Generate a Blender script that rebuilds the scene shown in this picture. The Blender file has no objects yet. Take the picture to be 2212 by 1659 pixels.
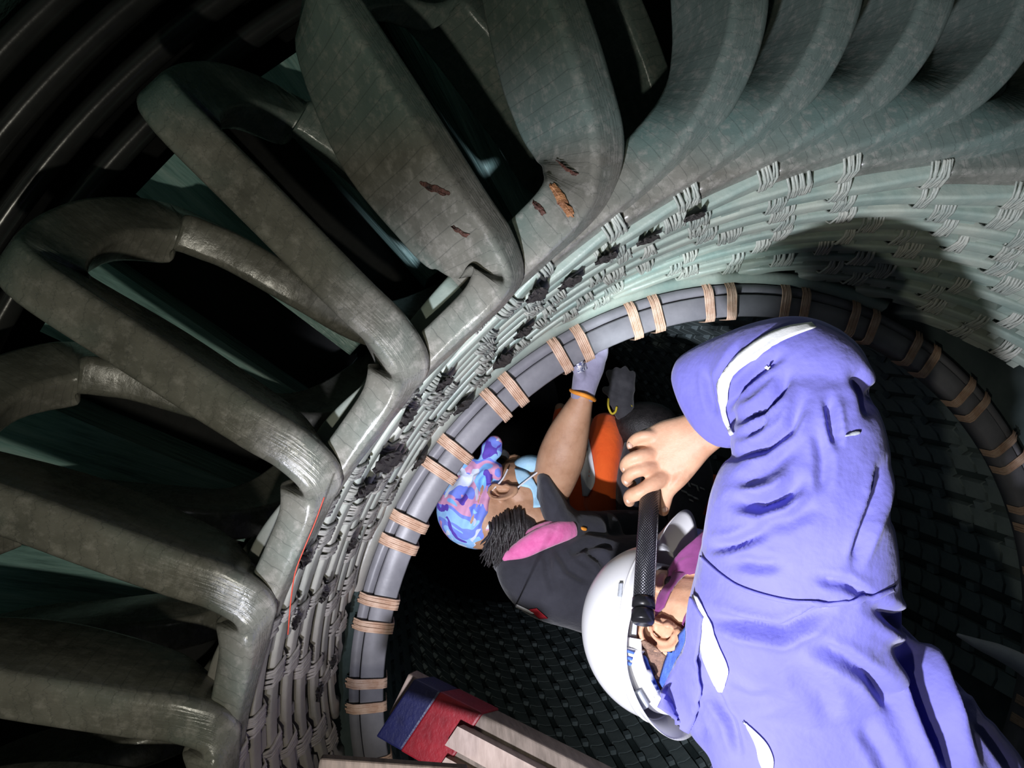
import bpy, bmesh, math, random
from mathutils import Vector, Matrix, noise as mnoise

random.seed(7)
scn = bpy.context.scene
col = scn.collection

# ---------------------------------------------------------------- camera frame
F = 1600.0                                        # focal length in pixels of the 2212 px wide frame
n_ = Vector((-0.192, -0.0818, 1.0)).normalized()  # bore axis, in camera axes (right, down, forward)
u_ = Vector((-1, 0, 0)); u_ = (u_ - n_ * u_.dot(n_)).normalized()
v_ = n_.cross(u_)
Cc = Vector((0.48644, 0.60867, 1.58169))          # centre of the bore ring seen from the camera
O = Vector((0, 0, 1.0))                           # the same point in the world
def c2w_dir(c): return Vector((c.dot(v_), c.dot(n_), c.dot(u_)))
def c2w(c): return O + c2w_dir(Vector(c) - Cc)
def P(px, py, d): return c2w(Vector(((px - 1106) * d / F, (py - 829.5) * d / F, d)))
def Cyl(r, th, z):                                # cylindrical place about the bore axis; z towards the viewer
    t = math.radians(th)
    return Vector((r * math.sin(t), -z, O.z + r * math.cos(t)))
def Er(th): t = math.radians(th); return Vector((math.sin(t), 0, math.cos(t)))
def Et(th): t = math.radians(th); return Vector((math.cos(t), 0, -math.sin(t)))
EZ = Vector((0, -1, 0))
IMR = c2w_dir(Vector((1, 0, 0))); IMD = c2w_dir(Vector((0, 1, 0))); IMF = c2w_dir(Vector((0, 0, 1)))
def W2px(w):
    q = Vector(w) - O
    c = v_ * q.x + n_ * q.y + u_ * q.z + Cc
    return 1106 + F * c.x / c.z, 829.5 + F * c.y / c.z, c.z

cam = bpy.data.cameras.new('camera'); camo = bpy.data.objects.new('camera', cam); col.objects.link(camo)
cam.sensor_width = 36; cam.lens = F / 2212 * 36; cam.clip_start = 0.02
M = Matrix((IMR, -IMD, -IMF)).transposed().to_4x4(); M.translation = c2w(Vector((0, 0, 0)))
camo.matrix_world = M
scn.camera = camo

# ---------------------------------------------------------------- light
wd = bpy.data.worlds.new('world'); scn.world = wd; wd.use_nodes = True
wd.node_tree.nodes['Background'].inputs[0].default_value = (0.35, 0.45, 0.45, 1)
wd.node_tree.nodes['Background'].inputs[1].default_value = 0.028
def spot(name, loc, target, power, colr, size, blend, rad):
    l = bpy.data.lights.new(name, 'SPOT'); l.energy = power; l.color = colr
    l.spot_size = math.radians(size); l.spot_blend = blend; l.shadow_soft_size = rad
    o = bpy.data.objects.new(name, l); col.objects.link(o)
    o.location = loc; o.rotation_euler = (Vector(target) - Vector(loc)).to_track_quat('-Z', 'Y').to_euler()
    return o
KEY = c2w(Vector((-0.25, 0.55, 0.10)))            # hand lamp held beside the viewer
spot('inspection_lamp_beam', KEY, P(1590, 1120, 1.3), 125, (0.87, 0.88, 1.0), 73, 0.60, 0.025)
spot('helper_lamp_beam', c2w(Vector((-0.12, 0.36, 0.0))), P(820, 740, 1.2), 12.5, (1.0, 0.95, 0.80), 150, 0.8, 0.015)
scn.view_settings.view_transform = 'Standard'
scn.view_settings.look = 'None'
scn.view_settings.exposure = 0.0
scn.view_settings.gamma = 1.0

# ---------------------------------------------------------------- helpers
def link(o, parent=None):
    col.objects.link(o)
    if parent is not None: o.parent = parent
    return o
def mesh(name, V, Fc, mat, parent=None, smooth=True, uv=None, sub=0):
    me = bpy.data.meshes.new(name)
    me.from_pydata([tuple(p) for p in V], [], Fc)
    if uv is not None:
        l = me.uv_layers.new(name='UVMap')
        for lp in me.loops: l.data[lp.index].uv = uv[lp.vertex_index]
    if smooth: me.polygons.foreach_set('use_smooth', [True] * len(me.polygons))
    if mat is not None: me.materials.append(mat)
    me.update()
    o = bpy.data.objects.new(name, me); link(o, parent)
    if sub:
        m = o.modifiers.new('sub', 'SUBSURF'); m.levels = sub; m.render_levels = sub
    return o
def flip_out(o):
    bm = bmesh.new(); bm.from_mesh(o.data); bmesh.ops.recalc_face_normals(bm, faces=bm.faces); bm.to_mesh(o.data); bm.free()
    return o
def tag(o, label=None, cat=None, group=None, kind=None):
    if label: o['label'] = label
    if cat: o['category'] = cat
    if group: o['group'] = group
    if kind: o['kind'] = kind
    return o
def empty(name, loc, label=None, cat=None, group=None, kind=None):
    o = bpy.data.objects.new(name, None); o.empty_display_size = 0.05; o.location = loc; link(o)
    return tag(o, label, cat, group, kind)
def adopt(o, parent):
    """parent o to an Empty that has only a location, keeping o where it stands"""
    o.parent = parent
    if parent.type == 'EMPTY': o.matrix_parent_inverse = Matrix.Translation(-Vector(parent.location))
    return o
def catmull(pts, per):
    pts = [Vector(p) for p in pts]; out = []
    for i in range(len(pts) - 1):
        p0 = pts[max(i - 1, 0)]; p1 = pts[i]; p2 = pts[i + 1]; p3 = pts[min(i + 2, len(pts) - 1)]
        for k in range(per):
            t = k / per; t2 = t * t; t3 = t2 * t
            out.append(0.5 * ((2 * p1) + (p2 - p0) * t + (2 * p0 - 5 * p1 + 4 * p2 - p3) * t2 + (3 * p1 - p0 - 3 * p2 + p3) * t3))
    out.append(pts[-1])
    return out
def loft(rings, cap=True, closed=True):
    V = []; Fc = []; m = len(rings[0])
    for r in rings: V += r
    for i in range(len(rings) - 1):
        for j in range(m if closed else m - 1):
            a = i * m + j; b = i * m + (j + 1) % m
            Fc.append((a, b, b + m, a + m))
    if cap:
        Fc.append(tuple(range(m - 1, -1, -1))); s = (len(rings) - 1) * m; Fc.append(tuple(range(s, s + m)))
    return V, Fc
def box_mesh(cx, ax, ay, az, V=None, Fc=None, taper=1.0):
    """box from centre and three half vectors"""
    V = [] if V is None else V; Fc = [] if Fc is None else Fc
    b = len(V)
    for s3 in (-1, 1):
        k = 1 if s3 < 0 else taper
        for s1, s2 in ((-1, -1), (1, -1), (1, 1), (-1, 1)):
            V.append(cx + ax * s1 * k + ay * s2 * k + az * s3)
    for f in ((3, 2, 1, 0), (4, 5, 6, 7), (0, 1, 5, 4), (1, 2, 6, 5), (2, 3, 7, 6), (3, 0, 4, 7)):
        Fc.append(tuple(b + i for i in f))
    return V, Fc

# ---------------------------------------------------------------- materials
def mat(name):
    m = bpy.data.materials.new(name); m.use_nodes = True
    nt = m.node_tree; b = nt.nodes['Principled BSDF']
    return m, nt, b
def node(nt, t, **kw):
    n = nt.nodes.new(t)
    for k, v in kw.items():
        if k.startswith('i_'):
            key = k[2:]; key = int(key) if key.isdigit() else key
            n.inputs[key].default_value = v
        else: setattr(n, k, v)
    return n
def ramp(nt, fac, stops, interp='LINEAR'):
    r = nt.nodes.new('ShaderNodeValToRGB'); e = r.color_ramp.elements; r.color_ramp.interpolation = interp
    while len(e) < len(stops): e.new(0.5)
    for el, (p, c) in zip(e, stops):
        el.position = p; el.color = tuple(c) + ((1,) if len(c) == 3 else ())
    nt.links.new(fac, r.inputs[0]); return r.outputs[0]
def mix(nt, fac, a, b, mode='MIX'):
    m = nt.nodes.new('ShaderNodeMix'); m.data_type = 'RGBA'; m.blend_type = mode
    for sock, val in ((m.inputs[0], fac), (m.inputs[6], a), (m.inputs[7], b)):
        if isinstance(val, bpy.types.NodeSocket): nt.links.new(val, sock)
        elif isinstance(val, (int, float)): sock.default_value = val
        else: sock.default_value = tuple(val) + ((1,) if len(val) == 3 else ())
    return m.outputs[2]
def noise_tex(nt, scale, detail=4, rough=0.6, coord=None, vec=None, dist=0.0):
    n = nt.nodes.new('ShaderNodeTexNoise'); n.inputs['Scale'].default_value = scale
    n.inputs['Detail'].default_value = detail; n.inputs['Roughness'].default_value = rough; n.inputs['Distortion'].default_value = dist
    if vec is not None: nt.links.new(vec, n.inputs['Vector'])
    elif coord is not None: nt.links.new(coord, n.inputs['Vector'])
    return n.outputs['Fac']
def obj_coord(nt, kind='Object'):
    return nt.nodes.new('ShaderNodeTexCoord').outputs[kind]
def bump(nt, b, h, strength=0.4, dist=0.01, prev=None):
    n = nt.nodes.new('ShaderNodeBump'); n.inputs['Strength'].default_value = strength; n.inputs['Distance'].default_value = dist
    nt.links.new(h, n.inputs['Height'])
    if prev is not None: nt.links.new(prev, n.inputs['Normal'])
    if b is not None: nt.links.new(n.outputs[0], b.inputs['Normal'])
    return n.outputs[0]
def simple(name, c1, c2, scale=20, rough=0.6, metal=0.0, bumps=0.2, bd=0.004, spec=0.5, r2=None, detail=5):
    m, nt, b = mat(name); co = obj_coord(nt)
    f = noise_tex(nt, scale, detail, 0.65, co)
    nt.links.new(ramp(nt, f, [(0.3, c1), (0.7, c2)]), b.inputs['Base Color'])
    b.inputs['Roughness'].default_value = rough; b.inputs['Metallic'].default_value = metal
    b.inputs['Specular IOR Level'].default_value = spec
    if bumps: bump(nt, b, noise_tex(nt, scale * 4, 4, 0.6, co), bumps, bd)
    return m

def m_coil():
    m, nt, b = mat('taped_insulation')
    uvn = nt.nodes.new('ShaderNodeTexCoord'); uv = uvn.outputs['UV']; co = uvn.outputs['Object']
    oi = nt.nodes.new('ShaderNodeObjectInfo')
    # tape turns: ridges across the bar, slightly slanted and uneven
    mp = node(nt, 'ShaderNodeMapping'); mp.inputs['Rotation'].default_value = (0, 0, 0.04); nt.links.new(uv, mp.inputs['Vector'])
    wv = node(nt, 'ShaderNodeTexWave', wave_type='BANDS', bands_direction='X', wave_profile='SAW')
    wv.inputs['Scale'].default_value = 16; wv.inputs['Distortion'].default_value = 3.5; wv.inputs['Detail'].default_value = 3; wv.inputs['Detail Scale'].default_value = 1.4
    nt.links.new(mp.outputs[0], wv.inputs['Vector'])
    n1 = noise_tex(nt, 9, 6, 0.65, co); n2 = noise_tex(nt, 60, 5, 0.7, co); n3 = noise_tex(nt, 3.2, 3, 0.5, co)
    base = ramp(nt, n1, [(0.25, (0.085, 0.085, 0.07)), (0.5, (0.175, 0.172, 0.145)), (0.78, (0.26, 0.255, 0.22))])
    teal = mix(nt, ramp(nt, n3, [(0.50, (0, 0, 0)), (0.66, (0.7, 0.7, 0.7))]), base, (0.12, 0.20, 0.175))
    sep = nt.nodes.new('ShaderNodeSeparateXYZ'); nt.links.new(nt.nodes.new('ShaderNodeNewGeometry').outputs['Position'], sep.inputs[0])
    teal = mix(nt, ramp(nt, sep.outputs[0], [(0.0, (0, 0, 0)), (0.95, (0, 0, 0)), (1.0, (0.55, 0.55, 0.55))]), teal, (0.115, 0.195, 0.18))
    dust = mix(nt, ramp(nt, n2, [(0.5, (0, 0, 0)), (0.75, (0.55, 0.55, 0.55))]), teal, (0.40, 0.38, 0.34))
    dark = mix(nt, ramp(nt, wv.outputs['Fac'], [(0.0, (0.5, 0.5, 0.5)), (0.08, (0, 0, 0))]), dust, (0.03, 0.035, 0.035))
    nt.links.new(dark, b.inputs['Base Color'])
    nt.links.new(ramp(nt, n2, [(0.3, (0.17,) * 3), (0.7, (0.38,) * 3)]), b.inputs['Roughness'])
    p = bump(nt, None, wv.outputs['Fac'], 0.22, 0.004)
    p = bump(nt, None, noise_tex(nt, 10, 3, 0.5, co), 0.18, 0.02, p)
    bump(nt, b, n2, 0.2, 0.003, p)
    return m
M_COIL = m_coil()
def m_varnish(name, g1, g2, d1, d2, scale, rough):
    """greenish varnish on one side of the machine, pinkish grey dust on the other"""
    m, nt, b = mat(name); co = obj_coord(nt)
    sep = nt.nodes.new('ShaderNodeSeparateXYZ'); nt.links.new(nt.nodes.new('ShaderNodeNewGeometry').outputs['Position'], sep.inputs[0])
    f = noise_tex(nt, scale, 5, 0.65, co)
    gr = ramp(nt, f, [(0.3, g1), (0.7, g2)]); du = ramp(nt, f, [(0.3, d1), (0.7, d2)])
    nt.links.new(mix(nt, ramp(nt, sep.outputs[0], [(0.15, (0, 0, 0)), (0.8, (1, 1, 1))]), du, gr), b.inputs['Base Color'])
    b.inputs['Roughness'].default_value = rough
    bump(nt, b, noise_tex(nt, scale * 5, 4, 0.6, co), 0.35, 0.004)
    return m
M_BAR = m_varnish('varnished_bar', (0.17, 0.25, 0.22), (0.36, 0.40, 0.335), (0.24, 0.225, 0.205), (0.38, 0.345, 0.315), 8, 0.42)
M_CORD = m_varnish('varnished_cord', (0.22, 0.265, 0.235), (0.42, 0.43, 0.37), (0.26, 0.235, 0.22), (0.42, 0.38, 0.355), 22, 0.5)
M_TIE = simple('copper_toned_cord', (0.42, 0.24, 0.15), (0.66, 0.48, 0.36), 40, 0.5, 0, 0.4, 0.002)
M_RING = simple('grey_varnished_ring', (0.15, 0.15, 0.165), (0.25, 0.245, 0.265), 9, 0.42, 0, 0.25, 0.002)
M_TEAL = simple('teal_paint', (0.09, 0.22, 0.19), (0.20, 0.36, 0.32), 6, 0.4, 0, 0.35, 0.01)
M_BLACK = simple('black_gloss_paint', (0.020, 0.021, 0.022), (0.045, 0.046, 0.045), 6, 0.24, 0, 0.15, 0.004)
M_CORE = simple('dark_green_core', (0.035, 0.055, 0.055), (0.08, 0.108, 0.106), 8, 0.5, 0, 0.3, 0.004)
M_CORE2 = simple('green_grey_wedge', (0.13, 0.175, 0.18), (0.24, 0.30, 0.295), 9, 0.45, 0, 0.3, 0.004)
M_CLIP = simple('pale_wedge_clip', (0.15, 0.20, 0.21), (0.25, 0.31, 0.31), 20, 0.4)
M_DARK = simple('shade_black', (0.006, 0.007, 0.007), (0.02, 0.02, 0.02), 20, 0.8)  # black base colour stands in for shade behind the loops and deep bore darkness

# ---------------------------------------------------------------- setting: stator bore
def revolve(prof, t0, t1, steps, name, mt, kind=None, parent=None, closed_prof=False):
    V = []; Fc = []; m = len(prof)
    full = abs((t1 - t0) - 360) < 1e-6
    cnt = steps if full else steps + 1
    for i in range(cnt):
        th = t0 + (t1 - t0) * i / steps
        V += [Cyl(r, th, z) for r, z in prof]
    for i in range(steps):
        for j in range(m if closed_prof else m - 1):
            a = i * m + j; b2 = i * m + (j + 1) % m; c = ((i + 1) % cnt) * m
            Fc.append((a, b2, c + (j + 1) % m, c + j))
    o = flip_out(mesh(name, V, Fc, mt, parent))
    if kind: o['kind'] = kind
    return o

BORE_R = 0.785
wall = revolve([(BORE_R, -0.03), (BORE_R, -4.6), (BORE_R + 0.25, -4.6), (BORE_R + 0.25, -0.03)], 0, 360, 120, 'wall_bore', M_CORE, 'structure', None, True)
tag(wall, 'dark green laminated bore wall of the stator running back into darkness')
endp = revolve([(0.84, -0.10), (1.78, -0.10), (1.78, -0.16), (0.84, -0.16)], 0, 360, 120, 'wall_end', M_DARK, 'structure', None, True)  # end plate coloured black, so the shade between the loops is painted in
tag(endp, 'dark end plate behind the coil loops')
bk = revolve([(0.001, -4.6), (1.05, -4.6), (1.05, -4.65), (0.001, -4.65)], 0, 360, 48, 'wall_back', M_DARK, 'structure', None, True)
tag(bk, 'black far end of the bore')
csg = revolve([(1.76, -0.1), (1.76, 0.9), (1.81, 0.9), (1.81, -0.1)], 0, 360, 96, 'wall_casing', M_TEAL, 'structure', None, True)
tag(csg, 'teal painted casing wall outside the coil loops')

# bore pieces: tooth plates and pale clips, 60 slots at 6 degrees
def plate_mesh(name, w_deg, L, h, chev, mt):
    """plate on the bore at th=0, y from 0 to L, proud by h, chevron end"""
    V = []; Fc = []
    wr = math.radians(w_deg) / 2
    for k, (hh, ins) in enumerate(((0, 0), (h, 0.004))):
        r = BORE_R - hh
        for tt, y in ((-wr, 0), (0, -chev), (wr, 0), (wr, L), (0, L - chev), (-wr, L)):
            sgn = 1 if y > L * 0.5 else -1
            t2 = tt * (1 - ins * 3)
            V.append(Vector((r * math.sin(t2), y - sgn * ins * 0.5, r * math.cos(t2))))
    Fc.append((6, 7, 10, 11)); Fc.append((7, 8, 9, 10))
    for i in range(6):
        j = (i + 1) % 6; Fc.append((i, j, j + 6, i + 6))
    me = bpy.data.meshes.new(name); me.from_pydata([tuple(p) for p in V], [], Fc); me.materials.append(mt); me.update()
    return me
ME_PLATE = plate_mesh('tooth_plate', 3.7, 0.066, 0.016, 0.006, M_CORE2)
ME_CLIP = plate_mesh('wedge_clip', 1.6, 0.030, 0.022, 0.0, M_CLIP)
ME_WEDGE = plate_mesh('slot_wedge', 1.9, 0.134, 0.006, 0.0, M_CORE)
def bore_pieces():
    items = []
    for s in range(60):
        th = -100 + 6 * s
        th = (th + 180) % 360 - 180
        if not (-125 < th < -20 or th > 82 or th < -170): continue
        for k in range(34):
            y = 0.05 + k * 0.070
            if y < 2.4:
                items.append((th + 3, y, ME_PLATE, 0.066, 3.7))
        for k in range(17):
            y = 0.06 + k * 0.14 + (0.07 if s % 2 else 0)
            if y < 2.4: items.append((th, y, ME_CLIP, 0.03, 1.6)); items.append((th, y + 0.033, ME_WEDGE, 0.102, 1.9))
    sc = []
    for it in items:
        w = Cyl(BORE_R, it[0], -it[1]); x, y, d = W2px(w)
        vis = -60 < x < 2270 and -60 < y < 1720 and d > 0.3
        # facing the camera?
        inward = -Er(it[0]); tocam = (c2w(Vector((0, 0, 0))) - w).normalized()
        f = inward.dot(tocam)
        if not vis or f <= 0.02: sc.append((0, it)); continue
        sc.append((it[3] * it[4] * f / d / d, it))
    sc.sort(key=lambda a: -a[0])
    cnt = {'tooth_plate': 0, 'wedge_clip': 0, 'slot_wedge': 0}
    rest = {}
    for s, (th, y, me, L, wdg) in sc:
        R = Matrix.Rotation(math.radians(th), 4, 'Y'); T = Matrix.Translation((0, y, O.z)) @ R
        if s > 0 and cnt[me.name] < (300 if me is ME_PLATE else 200):
            cnt[me.name] += 1
            o = bpy.data.objects.new(me.name, me); link(o, wall); o.matrix_world = T
        elif s > 0:
            r = rest.setdefault(me.name, ([], [], me)); b0 = len(r[0])
            r[0].extend([T @ v.co for v in me.vertices]); r[1].extend([tuple(b0 + i for i in p.vertices) for p in me.polygons])
    for nm, (V, Fc, me) in rest.items():
        o = mesh(nm + '_rows', V, Fc, me.materials[0], wall, smooth=False); o['kind'] = 'stuff'
bore_pieces()

# ---------------------------------------------------------------- binding ring with cord ties
ring_t = empty('binding_ring', Cyl(0.78, 0, 0), 'grey binding ring around the mouth of the bore, tied with paired copper-toned cords', 'ring')
def ring_part(name, prof, mt, steps=150): return adopt(revolve(prof, 0, 360, steps, name, mt, None, None, True), ring_t)
ring_part('ring_band', [(0.752, -0.045), (0.750, -0.002), (0.753, 0.002), (0.793, 0.002), (0.795, 0.0), (0.795, -0.045)], M_RING)
ring_part('backing_band', [(0.797, -0.045), (0.797, -0.004), (0.816, -0.006), (0.816, -0.045)], M_RING)
adopt(revolve([(0.818, -0.05), (0.818, -0.004), (0.828, 0.010), (0.842, 0.012), (0.846, -0.05)], 16, 112, 60, 'packing_band', M_BAR, None, None, True), ring_t)
def tie_mesh():
    V = []; Fc = []
    for k in range(6):
        t0 = (k - 2.5) * 0.0034 + random.uniform(-.0006, .0006)
        prof = [(0.820 + random.uniform(0, .004), -0.004), (0.808, 0.006), (0.795, 0.0075 + random.uniform(0, .002)), (0.753, 0.0075), (0.7445, 0.002), (0.7445, -0.03)]
        rings = []
        for (r, z) in prof:
            sl = random.uniform(-.0006, .0006)
            ring = []
            for a in range(6):
                an = a * math.pi / 3
                ring.append(Vector((t0 + sl + 0.0021 * math.cos(an) , 0, 0)) + Vector((0, -(z + 0.0021 * math.sin(an)), r - 0.0012 * math.sin(an))))
            rings.append(ring)
        v, f = loft(rings); b0 = len(V); V += v; Fc += [tuple(b0 + i for i in q) for q in f]
    me = bpy.data.meshes.new('cord_tie'); me.from_pydata([tuple(p) for p in V], [], Fc)
    me.polygons.foreach_set('use_smooth', [True] * len(me.polygons)); me.materials.append(M_TIE); me.update()
    return me
TIES = [tie_mesh() for _ in range(3)]
for k in range(30):
    for s in (-1, 1):
        th = 1.32 + 12 * k + s * (1.75 + random.uniform(-.2, .2))
        o = bpy.data.objects.new('cord_tie', random.choice(TIES)); link(o)
        o.matrix_basis = Matrix.Translation((0, 0, O.z)) @ Matrix.Rotation(math.radians(th), 4, 'Y')
        adopt(o, ring_t)

# ---------------------------------------------------------------- coils: back leg, nose loop, knee and basket bar
def rz(z): return 0.824 + 0.330 * z
def coil_rows(soft):
    # r, dtheta, z, twist, thickness, depth     twist 0 loop, 1 basket, 2 slot entry
    back = [(0.985, 27, -0.03, 0, .040, .07), (1.02, 17, 0.0, 0, .045, .09), (1.08, 10, 0.05, 0, .052, .12), (1.20, 8.0, 0.085, 0, .056, .13), (1.34, 6.6, 0.10, 0, .058, .13)]
    nose = [(1.435, 5.2, 0.14, 0, .058, .12), (1.475, 3.2, 0.25, 0, .056, .085), (1.465, 1.0, 0.37, 0, .057, .085)]
    if soft in (0, 3):
        front = [(1.415, 0.2, 0.44, 0, .060, .11), (1.25, 0, 0.456, 0, .061, .17), (1.10, -0.2, 0.46, 0, .061, .15), (1.035, -0.2, 0.46, .05, .060, .12)]
        knee = [(0.982, -1.0, 0.455, .2, .058, .075), (0.964, -3.2, 0.446, .5, .054, .052), (0.960, -7, 0.432, .8, .046, .045), (0.959, -13, 0.412, .95, .036, .05)]
    elif soft == 2:
        front = [(1.415, .6, 0.435, 0, .060, .12), (1.25, .3, 0.452, 0, .061, .17), (1.15, 0, 0.452, 0, .061, .17), (1.08, -.5, 0.450, .05, .061, .14)]
        knee = [(1.03, -1.9, 0.446, .2, .058, .10), (.995, -4.4, 0.438, .45, .054, .078), (.975, -9, 0.425, .8, .047, .072), (.962, -15, 0.404, .95, .038, .075)]
    else:
        front = [(1.415, 1.2, 0.43, 0, .060, .16), (1.25, 0.6, 0.44, 0, .061, .18), (1.17, -0.2, 0.44, .05, .061, .16), (1.10, -2.2, 0.436, .15, .060, .115)]
        knee = [(1.047, -5.0, 0.43, .3, .058, .085), (1.008, -8.8, 0.42, .55, .053, .072), (0.982, -13.5, 0.408, .85, .046, .07), (0.962, -20, 0.388, .95, .038, .07)]
    d0 = knee[-1][1]; z0 = knee[-1][2]
    run = []
    m = 12
    for k in range(1, m + 1):
        t = k / m; d = d0 + (-89 - d0) * t
        z = z0 + (0.052 - z0) * ((d - d0) / (-89 - d0))
        run.append((rz(z), d, z, 1, .0195 + .008 * (1 - t), .075))
    endr = [(0.836, -91.2, 0.028, 1.45, .032, .07), (0.834, -92.4, -0.008, 2, .034, .06), (0.834, -92.7, -0.09, 2, .034, .06)]
    return back, nose, front, knee, run, endr
def sweep_rows(rows, per=7, tilt=0.0):
    """rows of (r, th, z, twist, thick, depth) -> list of rings of the rounded bar section and arc length"""
    pos = catmull([Vector((r, d, z)) for r, d, z, *_ in rows], per)
    att = catmull([Vector((tw, th, dp)) for *_, tw, th, dp in rows], per)
    W = [Cyl(p.x, p.y, p.z) for p in pos]
    rings = []; uv = []; s = 0; frames = []
    for i, w in enumerate(W):
        tg = (W[min(i + 1, len(W) - 1)] - W[max(i - 1, 0)]).normalized()
        th = pos[i].y; er = Er(th); et = Et(th)
        sl = (er * 0.335 + EZ * 0.942)
        tw = att[i].x
        ca, sa = math.cos(tilt), math.sin(tilt)
        if tw <= 1: T = (et * ca - EZ * sa) * (1 - tw) + (-sl) * tw
        else: T = (-sl) * (2 - tw) + et * (tw - 1)
        T = (T - tg * T.dot(tg)).normalized()
        B = -(tg.cross(T))
        frames.append((w, tg, T, B, att[i].y, att[i].z))
    m = 5
    for i, (w, tg, T, B, t, dp) in enumerate(frames):
        if i: s += (w - frames[i - 1][0]).length
        cr = min(t, dp) * 0.21; ring = []
        for (sx, sy, a0) in ((1, 0, -90), (1, 1, 0), (-1, 1, 90), (-1, 0, 180)):
            cxx = sx * (t / 2 - cr); cyy = (cr if sy == 0 else dp - cr)
            for k in range(m):
                a = math.radians(a0 + 90 * k / (m - 1))
                ring.append(w + T * (cxx + cr * math.cos(a)) + B * (cyy + cr * math.sin(a)))
        rings.append(ring)
        uv += [(s, j * 0.022) for j in range(len(ring))]
    return rings, uv, frames
def build_coil_template(soft, var=0):
    back, nose, front, knee, run, endr = coil_rows(soft)
    rows = back + nose + front + knee + run + endr
    if soft == 3: rows = [(r, d, z, tw, t * .82 if tw < .3 else t, dp) for r, d, z, tw, t, dp in rows]
    rings, uv, fr = sweep_rows(rows, 7, {0: 0.0, 1: 0.10, 2: 0.35, 3: 0.60}[soft])
    n_loop = (len(back) + len(nose) + len(front) + len(knee) - 1) * 7
    out = {}
    for nm, a, b in (('loop', 0, n_loop), ('basket_bar', n_loop, len(rings) - 1)):
        V, Fc = loft(rings[a:b + 1]); m = len(rings[0])
        me = bpy.data.meshes.new(nm); me.from_pydata([tuple(p) for p in V], [], Fc)
        l = me.uv_layers.new(name='UVMap'); U = uv[a * m:(b + 1) * m]
        for lp in me.loops: l.data[lp.index].uv = U[lp.vertex_index]
        me.polygons.foreach_set('use_smooth', [True] * len(me.polygons))
        me.materials.append(M_COIL if nm == 'loop' else M_BAR)
        bm = bmesh.new(); bm.from_mesh(me); bmesh.ops.recalc_face_normals(bm, faces=bm.faces); bm.to_mesh(me); bm.free()
        me.update(); out[nm] = me
    # lashings and spacers along the run
    out['lash'] = []; out['spacer'] = []
    rfr = fr[n_loop:]
    rnd = random.Random(3 + soft + 10 * var)
    idx = 1
    while idx < len(rfr) - 24:
        w, tg, T, B, t, dp = rfr[idx]
        V = []; Fc = []
        ns = rnd.randint(6, 10)
        for k in range(ns):
            off = (k - ns / 2) * 0.0036 + rnd.uniform(-.0008, .0008); tilt = rnd.uniform(-.004, .009)
            rad = rnd.uniform(.0018, .0030)
            rings2 = []
            for q in range(9):
                f = -1 + 2 * q / 8
                pos = w + tg * (off + tilt * f) + T * (f * 0.033) - B * (0.0022 - 0.012 * max(0, abs(f) - .45) ** 1.5 * 4)
                rings2.append([pos + tg * rad * math.cos(a * math.pi / 2.5) - B * rad * math.sin(a * math.pi / 2.5) for a in range(5)])
            v, f2 = loft(rings2); b0 = len(V); V += v; Fc += [tuple(b0 + i for i in qd) for qd in f2]
        me = bpy.data.meshes.new('lashing'); me.from_pydata([tuple(p) for p in V], [], Fc)
        me.polygons.foreach_set('use_smooth', [True] * len(me.polygons)); me.materials.append(M_CORD); me.update()
        out['lash'].append(me)
        j2 = min(idx + 3, len(rfr) - 1); w, tg, T, B, t, dp = rfr[j2]
        V, Fc = box_mesh(w + T * (t * .5 + .010) + B * .022, tg * rnd.uniform(.014, .036), T * .0115, B * rnd.uniform(.008, .017))
        me = bpy.data.meshes.new('spacer_block'); me.from_pydata([tuple(p) for p in V], [], Fc); me.materials.append(M_BAR); me.update()
        out['spacer'].append(me)
        j2 = max(idx - rnd.choice((3, 4)), 0); w, tg, T, B, t, dp = rfr[j2]
        V, Fc = box_mesh(w + T * (t * .5 + .010) + B * .020, tg * rnd.uniform(.008, .02), T * .0115, B * rnd.uniform(.008, .016))
        me = bpy.data.meshes.new('spacer_block'); me.from_pydata([tuple(p) for p in V], [], Fc); me.materials.append(M_BAR); me.update()
        out['spacer'].append(me)
        idx += rnd.choice((6, 7, 9, 11, 12)) if idx > 1 else rnd.choice((5, 8, 10))
    return out
TPL = {(s_, v): build_coil_template(s_, v) for s_ in (0, 1, 2, 3) for v in range(4)}
NCOIL = 0
COILS = [(-14.5, 0), (-5.5, 0), (4.0, 0), (13.5, 0), (23.2, 0), (34.0, 0), (44.6, 0), (55.2, 3), (66.0, 2), (78.0, 1), (85.0, 1), (92.0, 1), (99.5, 1), (107.5, 1)] + [(116.5 + 9.2 * k, 1) for k in range(11)]
def add_coil(th, soft, label):
    global NCOIL
    tp = TPL[(soft, NCOIL % 4)]; NCOIL += 1
    root = empty('stator_coil', (0, 0, O.z), label, 'coil', 'stator coils around the bore')
    root.rotation_euler = (0, math.radians(th), 0)
    inv = Matrix.Translation((0, 0, -O.z))
    def put(nm, me):
        o = bpy.data.objects.new(nm, me); link(o, root); o.matrix_local = inv
        return o
    put('loop', tp['loop']); put('basket_bar', tp['basket_bar'])
    for me in tp['lash']: put('lashing', me)
    for me in tp['spacer']: put('spacer_block', me)
    return root
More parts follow.
